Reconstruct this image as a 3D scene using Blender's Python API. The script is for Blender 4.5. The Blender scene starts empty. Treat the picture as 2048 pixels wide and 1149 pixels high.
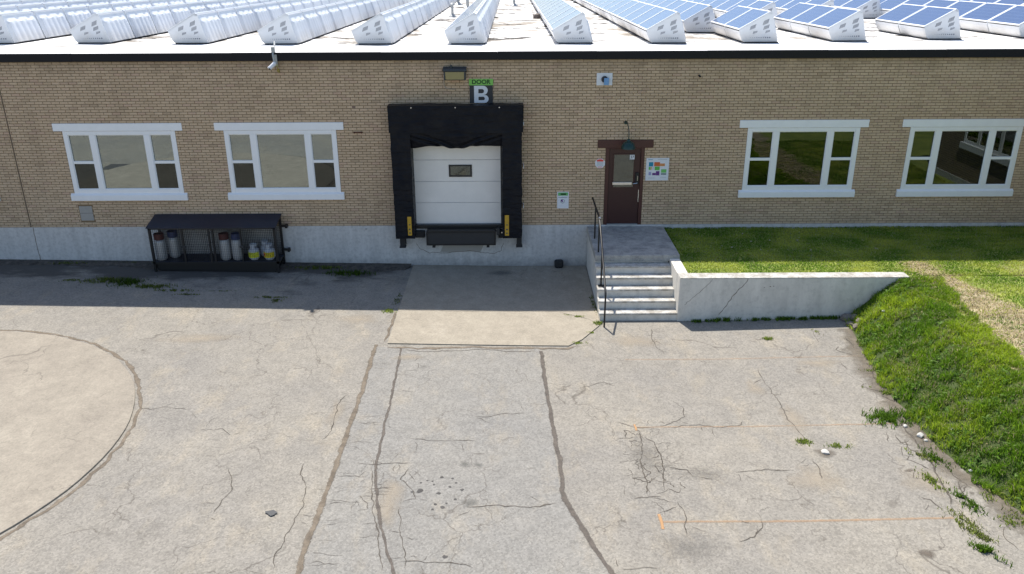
import bpy, bmesh, math, random
import numpy as np
from mathutils import Vector, noise, Matrix
R = math.radians
random.seed(7); rng = np.random.default_rng(7)
scn = bpy.context.scene
C = scn.collection

# ---------------------------------------------------------------- camera, sky, sun, exposure
cam = bpy.data.cameras.new("camera"); co = bpy.data.objects.new("camera", cam); C.objects.link(co)
cam.lens = 28.74; cam.sensor_width = 36; cam.clip_start = .1; cam.clip_end = 600
co.location = (0, -22.2, 8.06)
co.rotation_euler = (Matrix.Rotation(R(90 - 21.4), 3, 'X') @ Matrix.Rotation(-.005, 3, 'Z')).to_euler()
scn.camera = co
SUN = Vector((.2, -.55, -1)).normalized()
elev = math.asin(-SUN.z); az = math.atan2(-SUN.x, -SUN.y)
w = bpy.data.worlds.new("World"); scn.world = w; w.use_nodes = True
nt = w.node_tree; bg = nt.nodes["Background"]
sky = nt.nodes.new("ShaderNodeTexSky"); sky.sky_type = 'NISHITA'; sky.sun_disc = False
sky.sun_elevation = elev; sky.sun_rotation = az % (2 * math.pi)
sky.air_density = 1.0; sky.dust_density = 1.0; sky.ozone_density = 1.2
nt.links.new(sky.outputs[0], bg.inputs[0]); bg.inputs[1].default_value = .12
sl = bpy.data.lights.new("sun", 'SUN'); sl.energy = 4.4; sl.angle = R(.5); sl.color = (1, .955, .88)
so = bpy.data.objects.new("sun", sl); C.objects.link(so); so.rotation_euler = SUN.to_track_quat('-Z', 'Y').to_euler()
scn.view_settings.view_transform = 'Standard'; scn.view_settings.look = 'None'
scn.view_settings.exposure = .66; scn.view_settings.gamma = 1; scn.view_settings.use_curve_mapping = False

# ---------------------------------------------------------------- materials
class NT:
    def __init__(s, name):
        s.m = bpy.data.materials.new(name); s.m.use_nodes = True
        s.t = s.m.node_tree; s.b = s.t.nodes["Principled BSDF"]; s.geo = None
    def n(s, typ, **k):
        x = s.t.nodes.new(typ)
        for a, v in k.items(): setattr(x, a, v)
        return x
    def L(s, a, b): s.t.links.new(a, b)
    def pos(s):
        if not s.geo: s.geo = s.n("ShaderNodeNewGeometry")
        return s.geo.outputs["Position"]
    def scaled(s, sc):
        v = s.n("ShaderNodeVectorMath", operation='MULTIPLY'); s.L(s.pos(), v.inputs[0]); v.inputs[1].default_value = sc
        return v.outputs[0]
    def noise(s, scale, detail=4, rough=.6, vec=None, dist=0):
        x = s.n("ShaderNodeTexNoise"); x.inputs["Scale"].default_value = scale; x.inputs["Detail"].default_value = detail
        x.inputs["Roughness"].default_value = rough; x.inputs["Distortion"].default_value = dist
        s.L(vec or s.pos(), x.inputs["Vector"]); return x.outputs["Fac"]
    def voro(s, scale, feature='F1', vec=None):
        x = s.n("ShaderNodeTexVoronoi", feature=feature); x.inputs["Scale"].default_value = scale
        s.L(vec or s.pos(), x.inputs["Vector"]); return x
    def ramp(s, fac, stops):
        x = s.n("ShaderNodeValToRGB"); e = x.color_ramp.elements
        while len(e) < len(stops): e.new(.5)
        for q, (p, c) in zip(e, stops):
            q.position = p; q.color = (c, c, c, 1) if isinstance(c, (int, float)) else (*c, 1)
        s.L(fac, x.inputs[0]); return x.outputs[0]
    def mix(s, fac, a, b, mode='MIX'):
        x = s.n("ShaderNodeMix", data_type='RGBA', blend_type=mode)
        for i, v in ((0, fac), (6, a), (7, b)):
            if isinstance(v, (int, float)): x.inputs[i].default_value = v if i == 0 else (v, v, v, 1)
            elif isinstance(v, tuple): x.inputs[i].default_value = (*v, 1)
            else: s.L(v, x.inputs[i])
        return x.outputs[2]
    def math(s, op, a, b=None):
        x = s.n("ShaderNodeMath", operation=op)
        for i, v in ((0, a), (1, b)):
            if v is None: continue
            if isinstance(v, (int, float)): x.inputs[i].default_value = v
            else: s.L(v, x.inputs[i])
        return x.outputs[0]
    def col(s, c):
        if isinstance(c, tuple): s.b.inputs["Base Color"].default_value = (*c, 1)
        else: s.L(c, s.b.inputs["Base Color"])
        return s
    def set(s, **k):
        for a, v in k.items(): s.b.inputs[a.replace('_', ' ')].default_value = v
        return s
    def bump(s, h, strength=.3, dist=.01):
        x = s.n("ShaderNodeBump"); x.inputs["Strength"].default_value = strength; x.inputs["Distance"].default_value = dist
        s.L(h, x.inputs["Height"]); s.L(x.outputs[0], s.b.inputs["Normal"]); return s

def plain(name, c, rough=.5, metal=0, var=.12, scale=6, bump=0):
    k = NT(name); f = k.noise(scale, 5, .65)
    a = tuple(v * (1 - var) for v in c); b = tuple(min(1, v * (1 + var)) for v in c)
    k.col(k.mix(f, a, b)); k.set(Roughness=rough, Metallic=metal)
    if bump: k.bump(k.noise(scale * 12, 3), bump, .004)
    return k.m

M = {}
BW, BH = .2257, .0731; BZ = 1.25       # brick pitch and course height
# brick: tone drawn per brick from its place in the wall
k = NT("brick")
sx = k.n("ShaderNodeSeparateXYZ"); k.L(k.pos(), sx.inputs[0])
row = k.math('FLOOR', k.math('DIVIDE', k.math('SUBTRACT', sx.outputs[2], BZ), BH))
half = k.math('MULTIPLY', k.math('MODULO', k.math('ABSOLUTE', row), 2), .5)
colx = k.math('FLOOR', k.math('ADD', k.math('DIVIDE', k.math('SUBTRACT', sx.outputs[0], -.005), BW), half))
cv = k.n("ShaderNodeCombineXYZ"); k.L(colx, cv.inputs[0]); k.L(row, cv.inputs[1])
wn = k.n("ShaderNodeTexWhiteNoise", noise_dimensions='2D'); k.L(cv.outputs[0], wn.inputs["Vector"])
base = k.ramp(wn.outputs["Value"], [(0, (.52, .382, .25)), (.22, (.565, .415, .273)), (.6, (.59, .435, .288)), (.84, (.62, .462, .31)), (.93, (.56, .39, .275)), (1, (.45, .33, .215))])
big = k.ramp(k.noise(.3, 3, .5), [(.3, .94), (.7, 1.04)])
c = k.mix(1.0, base, big, 'MULTIPLY')
streak = k.ramp(k.noise(1, 5, .7, k.scaled((2.2, 1, .22))), [(.33, .90), (.5, 1.0)])
c = k.mix(1.0, c, streak, 'MULTIPLY')
c = k.mix(.5, c, k.ramp(k.noise(60, 3), [(.3, .75), (.7, 1.15)]), 'MULTIPLY')
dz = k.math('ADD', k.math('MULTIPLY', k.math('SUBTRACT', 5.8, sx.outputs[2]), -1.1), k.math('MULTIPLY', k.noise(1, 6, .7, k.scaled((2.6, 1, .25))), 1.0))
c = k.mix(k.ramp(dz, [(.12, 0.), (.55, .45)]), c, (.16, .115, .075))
low_ = k.math('ADD', k.math('MULTIPLY', k.math('SUBTRACT', sx.outputs[2], 1.25), -.9), k.math('MULTIPLY', k.noise(1.3, 6, .7), .9))
c = k.mix(k.ramp(low_, [(.25, 0.), (.7, .4)]), c, (.27, .22, .17))
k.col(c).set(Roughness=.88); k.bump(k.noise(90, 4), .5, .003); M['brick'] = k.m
M['mortar'] = plain("mortar", (.22, .155, .09), .95, var=.35, scale=3)
k = NT("painted_foundation")
st = k.ramp(k.noise(1, 6, .7, k.scaled((3.2, 1, .5))), [(.3, .78), (.65, 1.0)])
low = k.n("ShaderNodeSeparateXYZ"); k.L(k.pos(), low.inputs[0])
spl = k.math('ADD', low.outputs[2], k.math('MULTIPLY', k.noise(5, 6, .7), .55))
grime = k.ramp(spl, [(.30, .62), (.62, 1.0)])
c = k.mix(1.0, (.60, .585, .565), st, 'MULTIPLY'); c = k.mix(1.0, c, grime, 'MULTIPLY')
c = k.mix(1.0, c, k.ramp(k.noise(11, 6, .7), [(.32, .82), (.55, 1.04)]), 'MULTIPLY')
k.col(c).set(Roughness=.85); k.bump(k.noise(30, 6), .25, .006); M['found'] = k.m
k = NT("retaining_concrete")
st = k.ramp(k.noise(1, 6, .75, k.scaled((2.5, 2.5, .6))), [(.3, .76), (.68, 1.0)])
c = k.mix(1.0, (.73, .69, .62), st, 'MULTIPLY')
c = k.mix(1.0, c, k.ramp(k.noise(7, 8, .75), [(.30, .82), (.52, 1.02)]), 'MULTIPLY')
sp = k.ramp(k.voro(26).outputs["Distance"], [(.05, .5), (.10, 1.0)])
c = k.mix(.35, c, sp, 'MULTIPLY')
k.col(c).set(Roughness=.9); k.bump(k.noise(40, 6), .35, .006); M['conc_wall'] = k.m
k = NT("landing_concrete")
c = k.mix(k.ramp(k.noise(3.2, 8, .75), [(.36, 0.), (.64, 1.)]), (.24, .236, .225), (.50, .475, .43))
c = k.mix(1.0, c, k.ramp(k.noise(45, 3), [(.3, .8), (.7, 1.1)]), 'MULTIPLY')
k.col(c).set(Roughness=.9); k.bump(k.noise(50, 5), .4, .006); M['landing'] = k.m
k = NT("worn_step_paint"); c = k.mix(k.ramp(k.noise(4, 8, .75), [(.40, 0.), (.62, 1.)]), (.30, .275, .235), (.56, .55, .52)); c = k.mix(k.ramp(k.noise(22, 5, .7), [(.56, 0.), (.64, .7)]), c, (.16, .145, .12)); k.col(c).set(Roughness=.9); k.bump(k.noise(40, 4), .4, .005); M['tread'] = k.m

def hairline(k, scale, width, vecscale=(1, 1, 0), seed=0.):
    wv = k.n("ShaderNodeVectorMath", operation='MULTIPLY'); k.L(k.pos(), wv.inputs[0]); wv.inputs[1].default_value = vecscale
    nn = k.n("ShaderNodeTexNoise"); nn.inputs["Scale"].default_value = 1.6; nn.inputs["Detail"].default_value = 6; k.L(wv.outputs[0], nn.inputs["Vector"])
    ad = k.n("ShaderNodeVectorMath", operation='MULTIPLY_ADD'); k.L(nn.outputs["Color"], ad.inputs[0]); ad.inputs[1].default_value = (1.1, 1.1, 0); k.L(wv.outputs[0], ad.inputs[2])
    v = k.voro(scale, 'DISTANCE_TO_EDGE', ad.outputs[0])
    return k.ramp(v.outputs["Distance"], [(0, 1.), (width, 0.)])

def pave(name, c0, c1, c2, speck=.5, cr=.5, tone=(.84, 1.06)):
    k = NT(name)
    c = k.mix(k.ramp(k.noise(.38, 7, .62), [(.34, 0.), (.66, 1.)]), c0, c1)
    c = k.mix(k.ramp(k.noise(.9, 8, .7, k.scaled((1.6, .8, 1))), [(.52, 0.), (.68, .75)]), c, c2)
    c = k.mix(1.0, c, k.ramp(k.noise(2.6, 7, .72), [(.3, tone[0]), (.7, tone[1])]), 'MULTIPLY')
    g = k.voro(34); gv = k.ramp(k.math('MULTIPLY', k.math('ADD', g.outputs["Color"], 0), 1), [(.08, .58), (.5, 1.0), (.93, 1.38)])
    c = k.mix(speck, c, gv, 'MULTIPLY')
    c = k.mix(speck, c, k.ramp(k.noise(70, 3, .7), [(.32, .70), (.7, 1.3)]), 'MULTIPLY')
    if cr:
        m = k.math('MULTIPLY', hairline(k, .8, .011), k.ramp(k.noise(.5, 4), [(.45, 0.), (.58, min(1, cr * 1.5))]))
        m2 = k.math('MULTIPLY', hairline(k, 2.7, .016), k.ramp(k.noise(.75, 4, .5, k.scaled((1, 1, 3))), [(.56, 0.), (.66, cr)]))
        c = k.mix(k.math('MAXIMUM', m, m2), c, (.085, .072, .058))
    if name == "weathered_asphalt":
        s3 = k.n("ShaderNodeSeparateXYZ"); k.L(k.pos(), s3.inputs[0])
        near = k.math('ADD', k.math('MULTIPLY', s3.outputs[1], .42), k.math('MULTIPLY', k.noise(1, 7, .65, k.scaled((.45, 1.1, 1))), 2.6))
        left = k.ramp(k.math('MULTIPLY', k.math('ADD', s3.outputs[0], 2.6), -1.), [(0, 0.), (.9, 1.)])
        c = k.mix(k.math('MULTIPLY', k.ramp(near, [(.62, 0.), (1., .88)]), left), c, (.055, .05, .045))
    k.col(c).set(Roughness=.93); k.bump(k.noise(55, 4), .45, .008); return k.m
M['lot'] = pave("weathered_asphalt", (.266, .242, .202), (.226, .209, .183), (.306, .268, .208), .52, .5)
M['patch'] = pave("asphalt_patch", (.246, .231, .203), (.214, .205, .188), (.280, .250, .202), .5, .5)
M['pad'] = pave("dock_slab_concrete", (.335, .294, .230), (.300, .262, .204), (.365, .322, .256), .28, .25, (.82, 1.07))
M['disc'] = pave("round_slab_concrete", (.300, .264, .210), (.268, .234, .188), (.335, .296, .236), .28, .4, (.80, 1.08))
def decal(name, c0, c1, lo, hi, ns=14, amp=.8, mx=1.):
    """dirt whose ragged edge follows the mesh attribute 'fade'"""
    k = NT(name); k.col(k.mix(k.ramp(k.noise(6, 6, .75), [(.35, 0.), (.65, 1.)]), c0, c1)).set(Roughness=.95)
    a = k.n("ShaderNodeAttribute"); a.attribute_name = "fade"
    f = k.math('ADD', a.outputs["Fac"], k.math('MULTIPLY', k.math('SUBTRACT', k.noise(ns, 5, .75), .5), amp))
    al = k.ramp(f, [(lo, 0.), (hi, mx)]); t = k.n("ShaderNodeBsdfTransparent"); m = k.n("ShaderNodeMixShader")
    k.L(al, m.inputs[0]); k.L(t.outputs[0], m.inputs[1]); k.L(k.b.outputs[0], m.inputs[2]); k.L(m.outputs[0], k.t.nodes["Material Output"].inputs[0]); return k.m
M['dcrack'] = decal("crack_line", (.055, .046, .036), (.13, .11, .088), .30, .75, 34, .9, .85)
M['djoint'] = decal("dirt_joint_fill", (.105, .084, .062), (.22, .178, .13), .26, .60, 22, 1.0, .9)
M['dtar'] = decal("dark_joint_fill", (.075, .064, .054), (.14, .118, .098), .26, .62, 24, 1.0, .92)
M['doil'] = decal("oil_drip", (.06, .055, .05), (.10, .095, .09), .25, .5, 30, .3, .9)
M['dfaint'] = decal("faint_oil_mark", (.13, .13, .115), (.18, .17, .15), .1, .8, 10, .8, .5)
M['dgrime'] = decal('grimy_wear', (.11, .10, .09), (.16, .15, .135), .3, 1.1, 12, 1.5, .28)
M['dedge'] = decal('bank_edge_soil', (.10, .085, .062), (.20, .165, .125), .2, 1.0, 7, 1.3, .8)
M['dorange'] = decal('faded_orange_line', (.40, .27, .16), (.46, .27, .14), .15, .9, 11, 1.2, .5)
M['dorange2'] = decal('orange_tick', (.42, .25, .13), (.48, .27, .12), .1, .6, 20, .8, .85)
M['dstain'] = decal("soft_brown_stain", (.12, .10, .078), (.16, .132, .105), .05, .8, 10, .6, .8)
M['dsand'] = decal("sand_drift", (.37, .312, .236), (.41, .35, .27), .1, .9, 5, .9, .5)
M['dmuck'] = decal("wall_foot_muck", (.035, .03, .026), (.12, .10, .085), .1, .8, 3, 1.1, .92)
M['crack'] = plain("crack_dirt", (.15, .12, .09), .95, var=.5, scale=9)
k = NT("joint_dirt")
k.col(k.mix(k.ramp(k.noise(5, 7, .75), [(.35, 0.), (.65, 1.)]), (.165, .130, .095), (.30, .24, .175))).set(Roughness=.95); k.bump(k.noise(50, 4), .5, .01); M['joint'] = k.m
M['tar'] = plain("sealed_joint", (.155, .13, .11), .9, var=.45, scale=14, bump=.5)
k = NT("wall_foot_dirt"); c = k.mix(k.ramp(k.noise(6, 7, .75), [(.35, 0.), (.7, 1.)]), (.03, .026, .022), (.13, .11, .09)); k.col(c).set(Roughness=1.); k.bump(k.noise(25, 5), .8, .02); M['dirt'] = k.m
M['sand'] = plain("sandy_erosion", (.56, .47, .36), .95, var=.3, scale=9, bump=.5)
M['oil'] = plain("oil_spot", (.075, .07, .065), .7, var=.4, scale=20)
M['faint_oil'] = plain("faint_oil", (.30, .29, .27), .9, var=.2, scale=30)
M['stain'] = plain("brown_stain", (.26, .22, .18), .95, var=.3, scale=20)
k = NT("worn_orange_paint")
m_ = k.ramp(k.noise(9, 8, .8), [(.42, 0.), (.66, .62)])
c = k.mix(m_, (.27, .245, .21), (.50, .27, .12))
g = k.voro(34); c = k.mix(.5, c, k.ramp(g.outputs["Color"], [(.08, .62), (.5, 1.0), (.93, 1.32)]), 'MULTIPLY')
k.col(c).set(Roughness=.93); M['orange'] = k.m
M['orange_strong'] = plain("orange_paint", (.42, .245, .125), .9, var=.3, scale=25)
k = NT("lawn_soil")
yy = k.n("ShaderNodeSeparateXYZ"); k.L(k.pos(), yy.inputs[0])
c = k.mix(k.ramp(k.noise(1.6, 7, .7), [(.35, 0.), (.65, 1.)]), (.15, .22, .03), (.30, .34, .06))
c = k.mix(k.ramp(k.noise(14, 5, .7), [(.45, 0.), (.75, .7)]), c, (.25, .21, .12))
ah = k.n("ShaderNodeAttribute"); ah.attribute_name = "hay"; hc = k.mix(k.ramp(k.noise(1, 7, .75, k.scaled((1.6, 5, 1))), [(.36, 0.), (.62, 1.)]), (.16, .125, .075), (.44, .37, .235))
c = k.mix(k.ramp(ah.outputs["Fac"], [(.2, 0.), (.7, 1.)]), c, hc)
as_ = k.n("ShaderNodeAttribute"); as_.attribute_name = "steep"; c = k.mix(as_.outputs["Fac"], c, k.mix(k.noise(9, 6, .7), (.02, .035, .008), (.09, .12, .03)))
k.col(c).set(Roughness=1.); k.bump(k.noise(30, 6, .7), .6, .02); M['soil'] = k.m
k = NT("bank_soil"); k.col(k.mix(k.noise(9, 6, .7), (.035, .045, .014), (.12, .11, .06))).set(Roughness=1.); M['banksoil'] = k.m
def bladem(name):
    k = NT(name); a = k.n("ShaderNodeAttribute"); a.attribute_name = "Col"; k.col(a.outputs["Color"]).set(Roughness=.7)
    k.b.inputs["Specular IOR Level"].default_value = .25
    tr = k.n("ShaderNodeBsdfTranslucent"); k.L(a.outputs["Color"], tr.inputs[0]); mx = k.n("ShaderNodeMixShader"); mx.inputs[0].default_value = .5
    out = k.t.nodes["Material Output"]; k.L(k.b.outputs[0], mx.inputs[1]); k.L(tr.outputs[0], mx.inputs[2]); k.L(mx.outputs[0], out.inputs[0]); return k.m
M['blade'] = bladem("grass_blades")
k = NT("roof_membrane")
d1 = k.ramp(k.noise(1, 8, .72, k.scaled((.35, .30, 1))), [(.50, 0.), (.58, .85)])
d2 = k.ramp(k.noise(1, 8, .75, k.scaled((.55, .75, 1))), [(.53, 0.), (.57, .97)])
sy = k.n("ShaderNodeSeparateXYZ"); k.L(k.pos(), sy.inputs[0])
edge = k.ramp(k.math('DIVIDE', k.math('ADD', sy.outputs[1], -.8), 10), [(0, 0.), (.35, 1.)])
c = k.mix(k.math('MULTIPLY', d1, edge), (.80, .78, .75), (.25, .21, .165)); c = k.mix(k.math('MULTIPLY', d2, edge), c, (.05, .043, .035))
k.col(c).set(Roughness=.9); k.b.inputs['Specular IOR Level'].default_value = .1; M['roof'] = k.m
k = NT("dark_metal_fascia"); c = k.mix(k.noise(.5, 3, .5), (.006, .008, .015), (.014, .012, .012)); k.col(c).set(Roughness=.45); k.b.inputs['Specular IOR Level'].default_value = .2; k.bump(k.noise(2.2, 3), .35, .02); M['fascia'] = k.m
M['white'] = plain("white_painted_trim", (.84, .84, .84), .55, var=.07, scale=4)
M['vinyl'] = plain("white_window_vinyl", (.84, .84, .84), .4, var=.04, scale=4)
def glassm(name, fac, tint, rough=0.):
    k = NT(name); g = k.n("ShaderNodeBsdfGlossy"); g.inputs["Roughness"].default_value = rough; g.inputs[0].default_value = (.90, 1, 1, 1)
    t = k.n("ShaderNodeBsdfTransparent"); t.inputs[0].default_value = (*tint, 1)
    lw = k.n("ShaderNodeFresnel"); lw.inputs[0].default_value = 1.5
    f = k.math('ADD', k.math('MULTIPLY', lw.outputs[0], 1.5), fac)
    bp = k.n("ShaderNodeBump"); bp.inputs["Strength"].default_value = .05; bp.inputs["Distance"].default_value = .004; k.L(k.noise(1.3, 2), bp.inputs["Height"]); k.L(bp.outputs[0], g.inputs["Normal"])
    mx = k.n("ShaderNodeMixShader"); k.L(f, mx.inputs[0]); k.L(t.outputs[0], mx.inputs[1]); k.L(g.outputs[0], mx.inputs[2])
    k.L(mx.outputs[0], k.t.nodes["Material Output"].inputs[0]); return k.m
M['glass'] = glassm("window_glass", .20, (.45, .5, .48))
M['midglass'] = glassm('door_glass', .05, (.4, .42, .38))
M['darkglass'] = glassm('shaded_window_glass', .0, (.25, .28, .26))
M['screen'] = glassm("screened_glass", .0, (.30, .32, .32), .02)
M['room'] = plain("dim_interior", (.06, .055, .05), .9)
k = NT("white_plastic_tub")
sz = k.n("ShaderNodeSeparateXYZ"); k.L(k.pos(), sz.inputs[0])
gr_ = k.ramp(k.math('ADD', k.math('SUBTRACT', 6.25, sz.outputs[2]), k.math('MULTIPLY', k.noise(2.2, 6, .7), .55)), [(.18, 0.), (.62, .75)])
k.col(k.mix(gr_, (.74, .76, .79), (.58, .53, .46))).set(Roughness=.45); M['tub'] = k.m
k = NT("solar_cells")
sp = k.n("ShaderNodeSeparateXYZ"); k.L(k.pos(), sp.inputs[0])
ln = k.ramp(k.math('FRACT', k.math('MULTIPLY', sp.outputs[1], 6.06)), [(0, .55), (.05, 0.), (.95, 0.), (1, .55)])
ln2 = k.ramp(k.math('FRACT', k.math('MULTIPLY', sp.outputs[2], 12.)), [(0, .45), (.08, 0.), (.92, 0.), (1, .45)])
c = k.mix(k.math('MAXIMUM', ln, ln2), k.mix(k.noise(4, 3), (.022, .050, .135), (.035, .072, .18)), (.14, .19, .28))
k.col(c).set(Roughness=.22); k.b.inputs["Coat Weight"].default_value = .35; k.b.inputs["Coat Roughness"].default_value = .08; M['cells'] = k.m
M['alu'] = plain("panel_frame", (.80, .82, .84), .4, var=.04)
M['slot'] = plain("shadow_slot", (.24, .25, .28), .9)
k = NT("black_dock_fabric"); c = k.mix(k.ramp(k.noise(2.4, 7, .75), [(.35, 0.), (.68, 1.)]), (.003, .005, .011), (.016, .015, .016)); k.col(c).set(Roughness=.42); k.b.inputs['Specular IOR Level'].default_value = .15; k.bump(k.noise(1, 5, .6, k.scaled((2.5, 2.5, 9))), .9, .06); M['fabric'] = k.m
M['door_white'] = plain("dock_door_white", (.82, .79, .75), .5, var=.12, scale=1.6)
M['yellow'] = plain("yellow_guide", (.50, .29, .02), .6, var=.25, scale=12)
M['black'] = plain("black_steel", (.006, .006, .007), .5, var=.3)
M['navy'] = plain("dark_blue_sheet_roof", (.006, .011, .027), .5, var=.25, scale=2)
M['rubber'] = plain("black_rubber", (.02, .02, .02), .8, var=.3)
M['steelgrey'] = plain("dark_grey_steel", (.022, .023, .026), .55, var=.3, scale=8)
M['brown'] = plain("brown_door_paint", (.045, .010, .008), .45, var=.12, scale=3)
M['brownframe'] = plain("brown_frame_paint", (.072, .020, .014), .5, var=.12, scale=3)
M['chrome'] = plain("brushed_steel", (.62, .62, .62), .3, 1., .08)
M['silver'] = plain("aluminium_cylinder", (.46, .46, .46), .45, .35, .12, 12)
M['maroon'] = plain("maroon_collar", (.09, .018, .016), .5)
M['bluedark'] = plain("blue_collar", (.03, .045, .12), .5)
M['greytank'] = plain("light_grey_tank", (.55, .57, .60), .45, var=.08)
M['tanklabel'] = plain("yellow_green_label", (.80, .80, .03), .6, var=.2, scale=30)
M['tanklabel2'] = plain("yellow_label", (.90, .66, .02), .6, var=.2, scale=30)
M['red'] = plain("red_print", (.75, .05, .03), .6)
M['signwhite'] = plain("sign_white", (.70, .72, .76), .45, var=.03)
M['signblack'] = plain("sign_black", (.022, .024, .030), .5)
M['signgreen'] = plain("sign_green", (.20, .50, .09), .5)
M['txtgreen'] = plain("dark_green_print", (.01, .06, .01), .6)
M['midgreen'] = plain("leaf_green_print", (.12, .42, .13), .6)
for n_, c_ in dict(teal=(.01, .24, .38), ora=(.62, .13, .03), ora2=(.62, .26, .09), grn=(.12, .45, .08), pur=(.12, .03, .20), grn2=(.16, .50, .12), lilac=(.30, .31, .52), pgrey=(.20, .26, .27)).items(): M[n_] = plain(n_ + "_print", c_, .6)
M['lens'] = plain("yellowed_lens", (.30, .26, .12), .3, var=.15, scale=10)
M['lampgrey'] = plain("lamp_housing", (.03, .036, .04), .5)
M['lampgreen'] = plain("green_lamp_enamel", (.005, .035, .030), .35)
M['conduit'] = plain("painted_conduit", (.40, .33, .26), .6)
M['whitemetal'] = plain("white_camera_body", (.75, .75, .78), .4)
M['greymetal'] = plain("galvanised", (.42, .43, .42), .5, .3)
M['ycable'] = plain("yellow_cable", (.45, .38, .03), .6)
M['blueplate'] = plain("blue_plastic", (.16, .33, .58), .5)
M['rust'] = plain("rusty_iron", (.10, .035, .018), .8, var=.5, scale=20)
M['ghost'] = plain("faded_label", (.22, .15, .11), .9, var=.2)
M['ventplate'] = plain("grey_cement_block", (.36, .34, .31), .9, var=.1, bump=.2)
M['stone'] = plain("pale_stone", (.50, .48, .44), .9, var=.2, scale=9, bump=.5)
M['rock'] = plain("bank_stone", (.20, .17, .15), .95, var=.35, scale=9, bump=.8)
M['leafm'] = plain("dry_leaf", (.40, .37, .29), .8, var=.3)
M['reddebris'] = plain("grey_scrap", (.07, .07, .07), .8)

# ---------------------------------------------------------------- helpers
class MB:
    def __init__(s): s.v = []; s.f = []; s.mi = []; s.fd = []
    def face(s, pts, mi=0):
        b = len(s.v); s.v += [tuple(p) for p in pts]; s.f.append(tuple(range(b, b + len(pts)))); s.mi.append(mi)
    def box(s, x0, x1, y0, y1, z0, z1, mi=0):
        b = len(s.v)
        s.v += [(x, y, z) for z in (z0, z1) for y in (y0, y1) for x in (x0, x1)]
        for q in ((0, 2, 3, 1), (4, 5, 7, 6), (0, 1, 5, 4), (2, 6, 7, 3), (0, 4, 6, 2), (1, 3, 7, 5)):
            s.f.append(tuple(b + i for i in q)); s.mi.append(mi)
        return s
    def prism(s, poly, y0, y1, axis='y', mi=0):
        n = len(poly); b = len(s.v)
        mk = {'y': lambda p, t: (p[0], t, p[1]), 'x': lambda p, t: (t, p[0], p[1]), 'z': lambda p, t: (p[0], p[1], t)}[axis]
        s.v += [mk(p, y0) for p in poly] + [mk(p, y1) for p in poly]
        s.f.append(tuple(b + i for i in range(n))); s.f.append(tuple(b + n + i for i in reversed(range(n)))); s.mi += [mi, mi]
        for i in range(n):
            j = (i + 1) % n; s.f.append((b + i, b + n + i, b + n + j, b + j)); s.mi.append(mi)
        return s
    def tube(s, pts, r, n=8, mi=0, caps=True):
        pts = [Vector(p) for p in pts]; rings = []
        rr = r if isinstance(r, (list, tuple)) else [r] * len(pts)
        for i, p in enumerate(pts):
            d = (pts[min(i + 1, len(pts) - 1)] - pts[max(i - 1, 0)]).normalized()
            a = d.orthogonal().normalized() if abs(d.z) > .95 else d.cross(Vector((0, 0, 1))).normalized()
            c = d.cross(a); b = len(s.v)
            s.v += [tuple(p + (a * math.cos(t) + c * math.sin(t)) * rr[i]) for t in [2 * math.pi * q / n for q in range(n)]]
            rings.append(b)
        for A, B in zip(rings, rings[1:]):
            for q in range(n):
                t = (q + 1) % n; s.f.append((A + q, A + t, B + t, B + q)); s.mi.append(mi)
        if caps:
            s.f.append(tuple(rings[0] + q for q in reversed(range(n)))); s.f.append(tuple(rings[-1] + q for q in range(n))); s.mi += [mi, mi]
        return s
    def lathe(s, prof, cx=0, cy=0, n=20, mi=0):
        rings = []
        for r, z in prof:
            rings.append(len(s.v)); s.v += [(cx + r * math.cos(2 * math.pi * q / n), cy + r * math.sin(2 * math.pi * q / n), z) for q in range(n)]
        for A, B in zip(rings, rings[1:]):
            for q in range(n):
                t = (q + 1) % n; s.f.append((A + q, A + t, B + t, B + q)); s.mi.append(mi)
        s.f.append(tuple(rings[0] + q for q in reversed(range(n)))); s.f.append(tuple(rings[-1] + q for q in range(n))); s.mi += [mi, mi]
        return s
    def mesh(s, name, mats):
        me = bpy.data.meshes.new(name); me.from_pydata(s.v, [], s.f)
        for m in (mats if isinstance(mats, (list, tuple)) else [mats]): me.materials.append(M[m])
        if s.fd:
            at = me.attributes.new('fade', 'FLOAT', 'POINT'); at.data.foreach_set('value', s.fd)
        if any(s.mi): me.polygons.foreach_set("material_index", s.mi)
        bm = bmesh.new(); bm.from_mesh(me); bmesh.ops.recalc_face_normals(bm, faces=bm.faces); bm.to_mesh(me); bm.free()
        me.update(); return me
def link(name, me, parent=None, loc=None, **k):
    o = bpy.data.objects.new(name, me); C.objects.link(o)
    if parent: o.parent = parent
    if loc: o.location = loc
    for a, v in k.items(): o[a] = v
    return o
def ob(name, mb, mats, parent=None, bev=0, smooth=False, **k):
    me = mb.mesh(name, mats); o = link(name, me, parent, **k)
    if bev:
        b = o.modifiers.new("bevel", 'BEVEL'); b.width = bev; b.segments = 2; b.limit_method = 'ANGLE'; b.angle_limit = R(40)
    if smooth: me.shade_smooth() if hasattr(me, 'shade_smooth') else None
    if smooth: me.set_sharp_from_angle(angle=R(38))
    return o
def thing(name, label, cat, loc=(0, 0, 0), group=None, rotz=0):
    o = bpy.data.objects.new(name, None); C.objects.link(o); o.location = loc; o.rotation_euler = (0, 0, rotz); o.empty_display_size = .2
    o['label'] = label; o['category'] = cat
    if group: o['group'] = group
    return o
def tag(o, label, cat, group=None):
    o['label'] = label; o['category'] = cat
    if group: o['group'] = group
    return o
def nz(x, y, z=0, s=1.): return noise.noise(Vector((x * s, y * s, z * s)))
def grid_mesh(name, P, mats):
    """P[i][j] points"""
    mb = MB(); n = len(P[0])
    for r_ in P: mb.v += [tuple(p) for p in r_]
    for i in range(len(P) - 1):
        for j in range(n - 1):
            a = i * n + j; mb.f.append((a, a + 1, a + n + 1, a + n)); mb.mi.append(0)
    return mb.mesh(name, mats)
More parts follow.
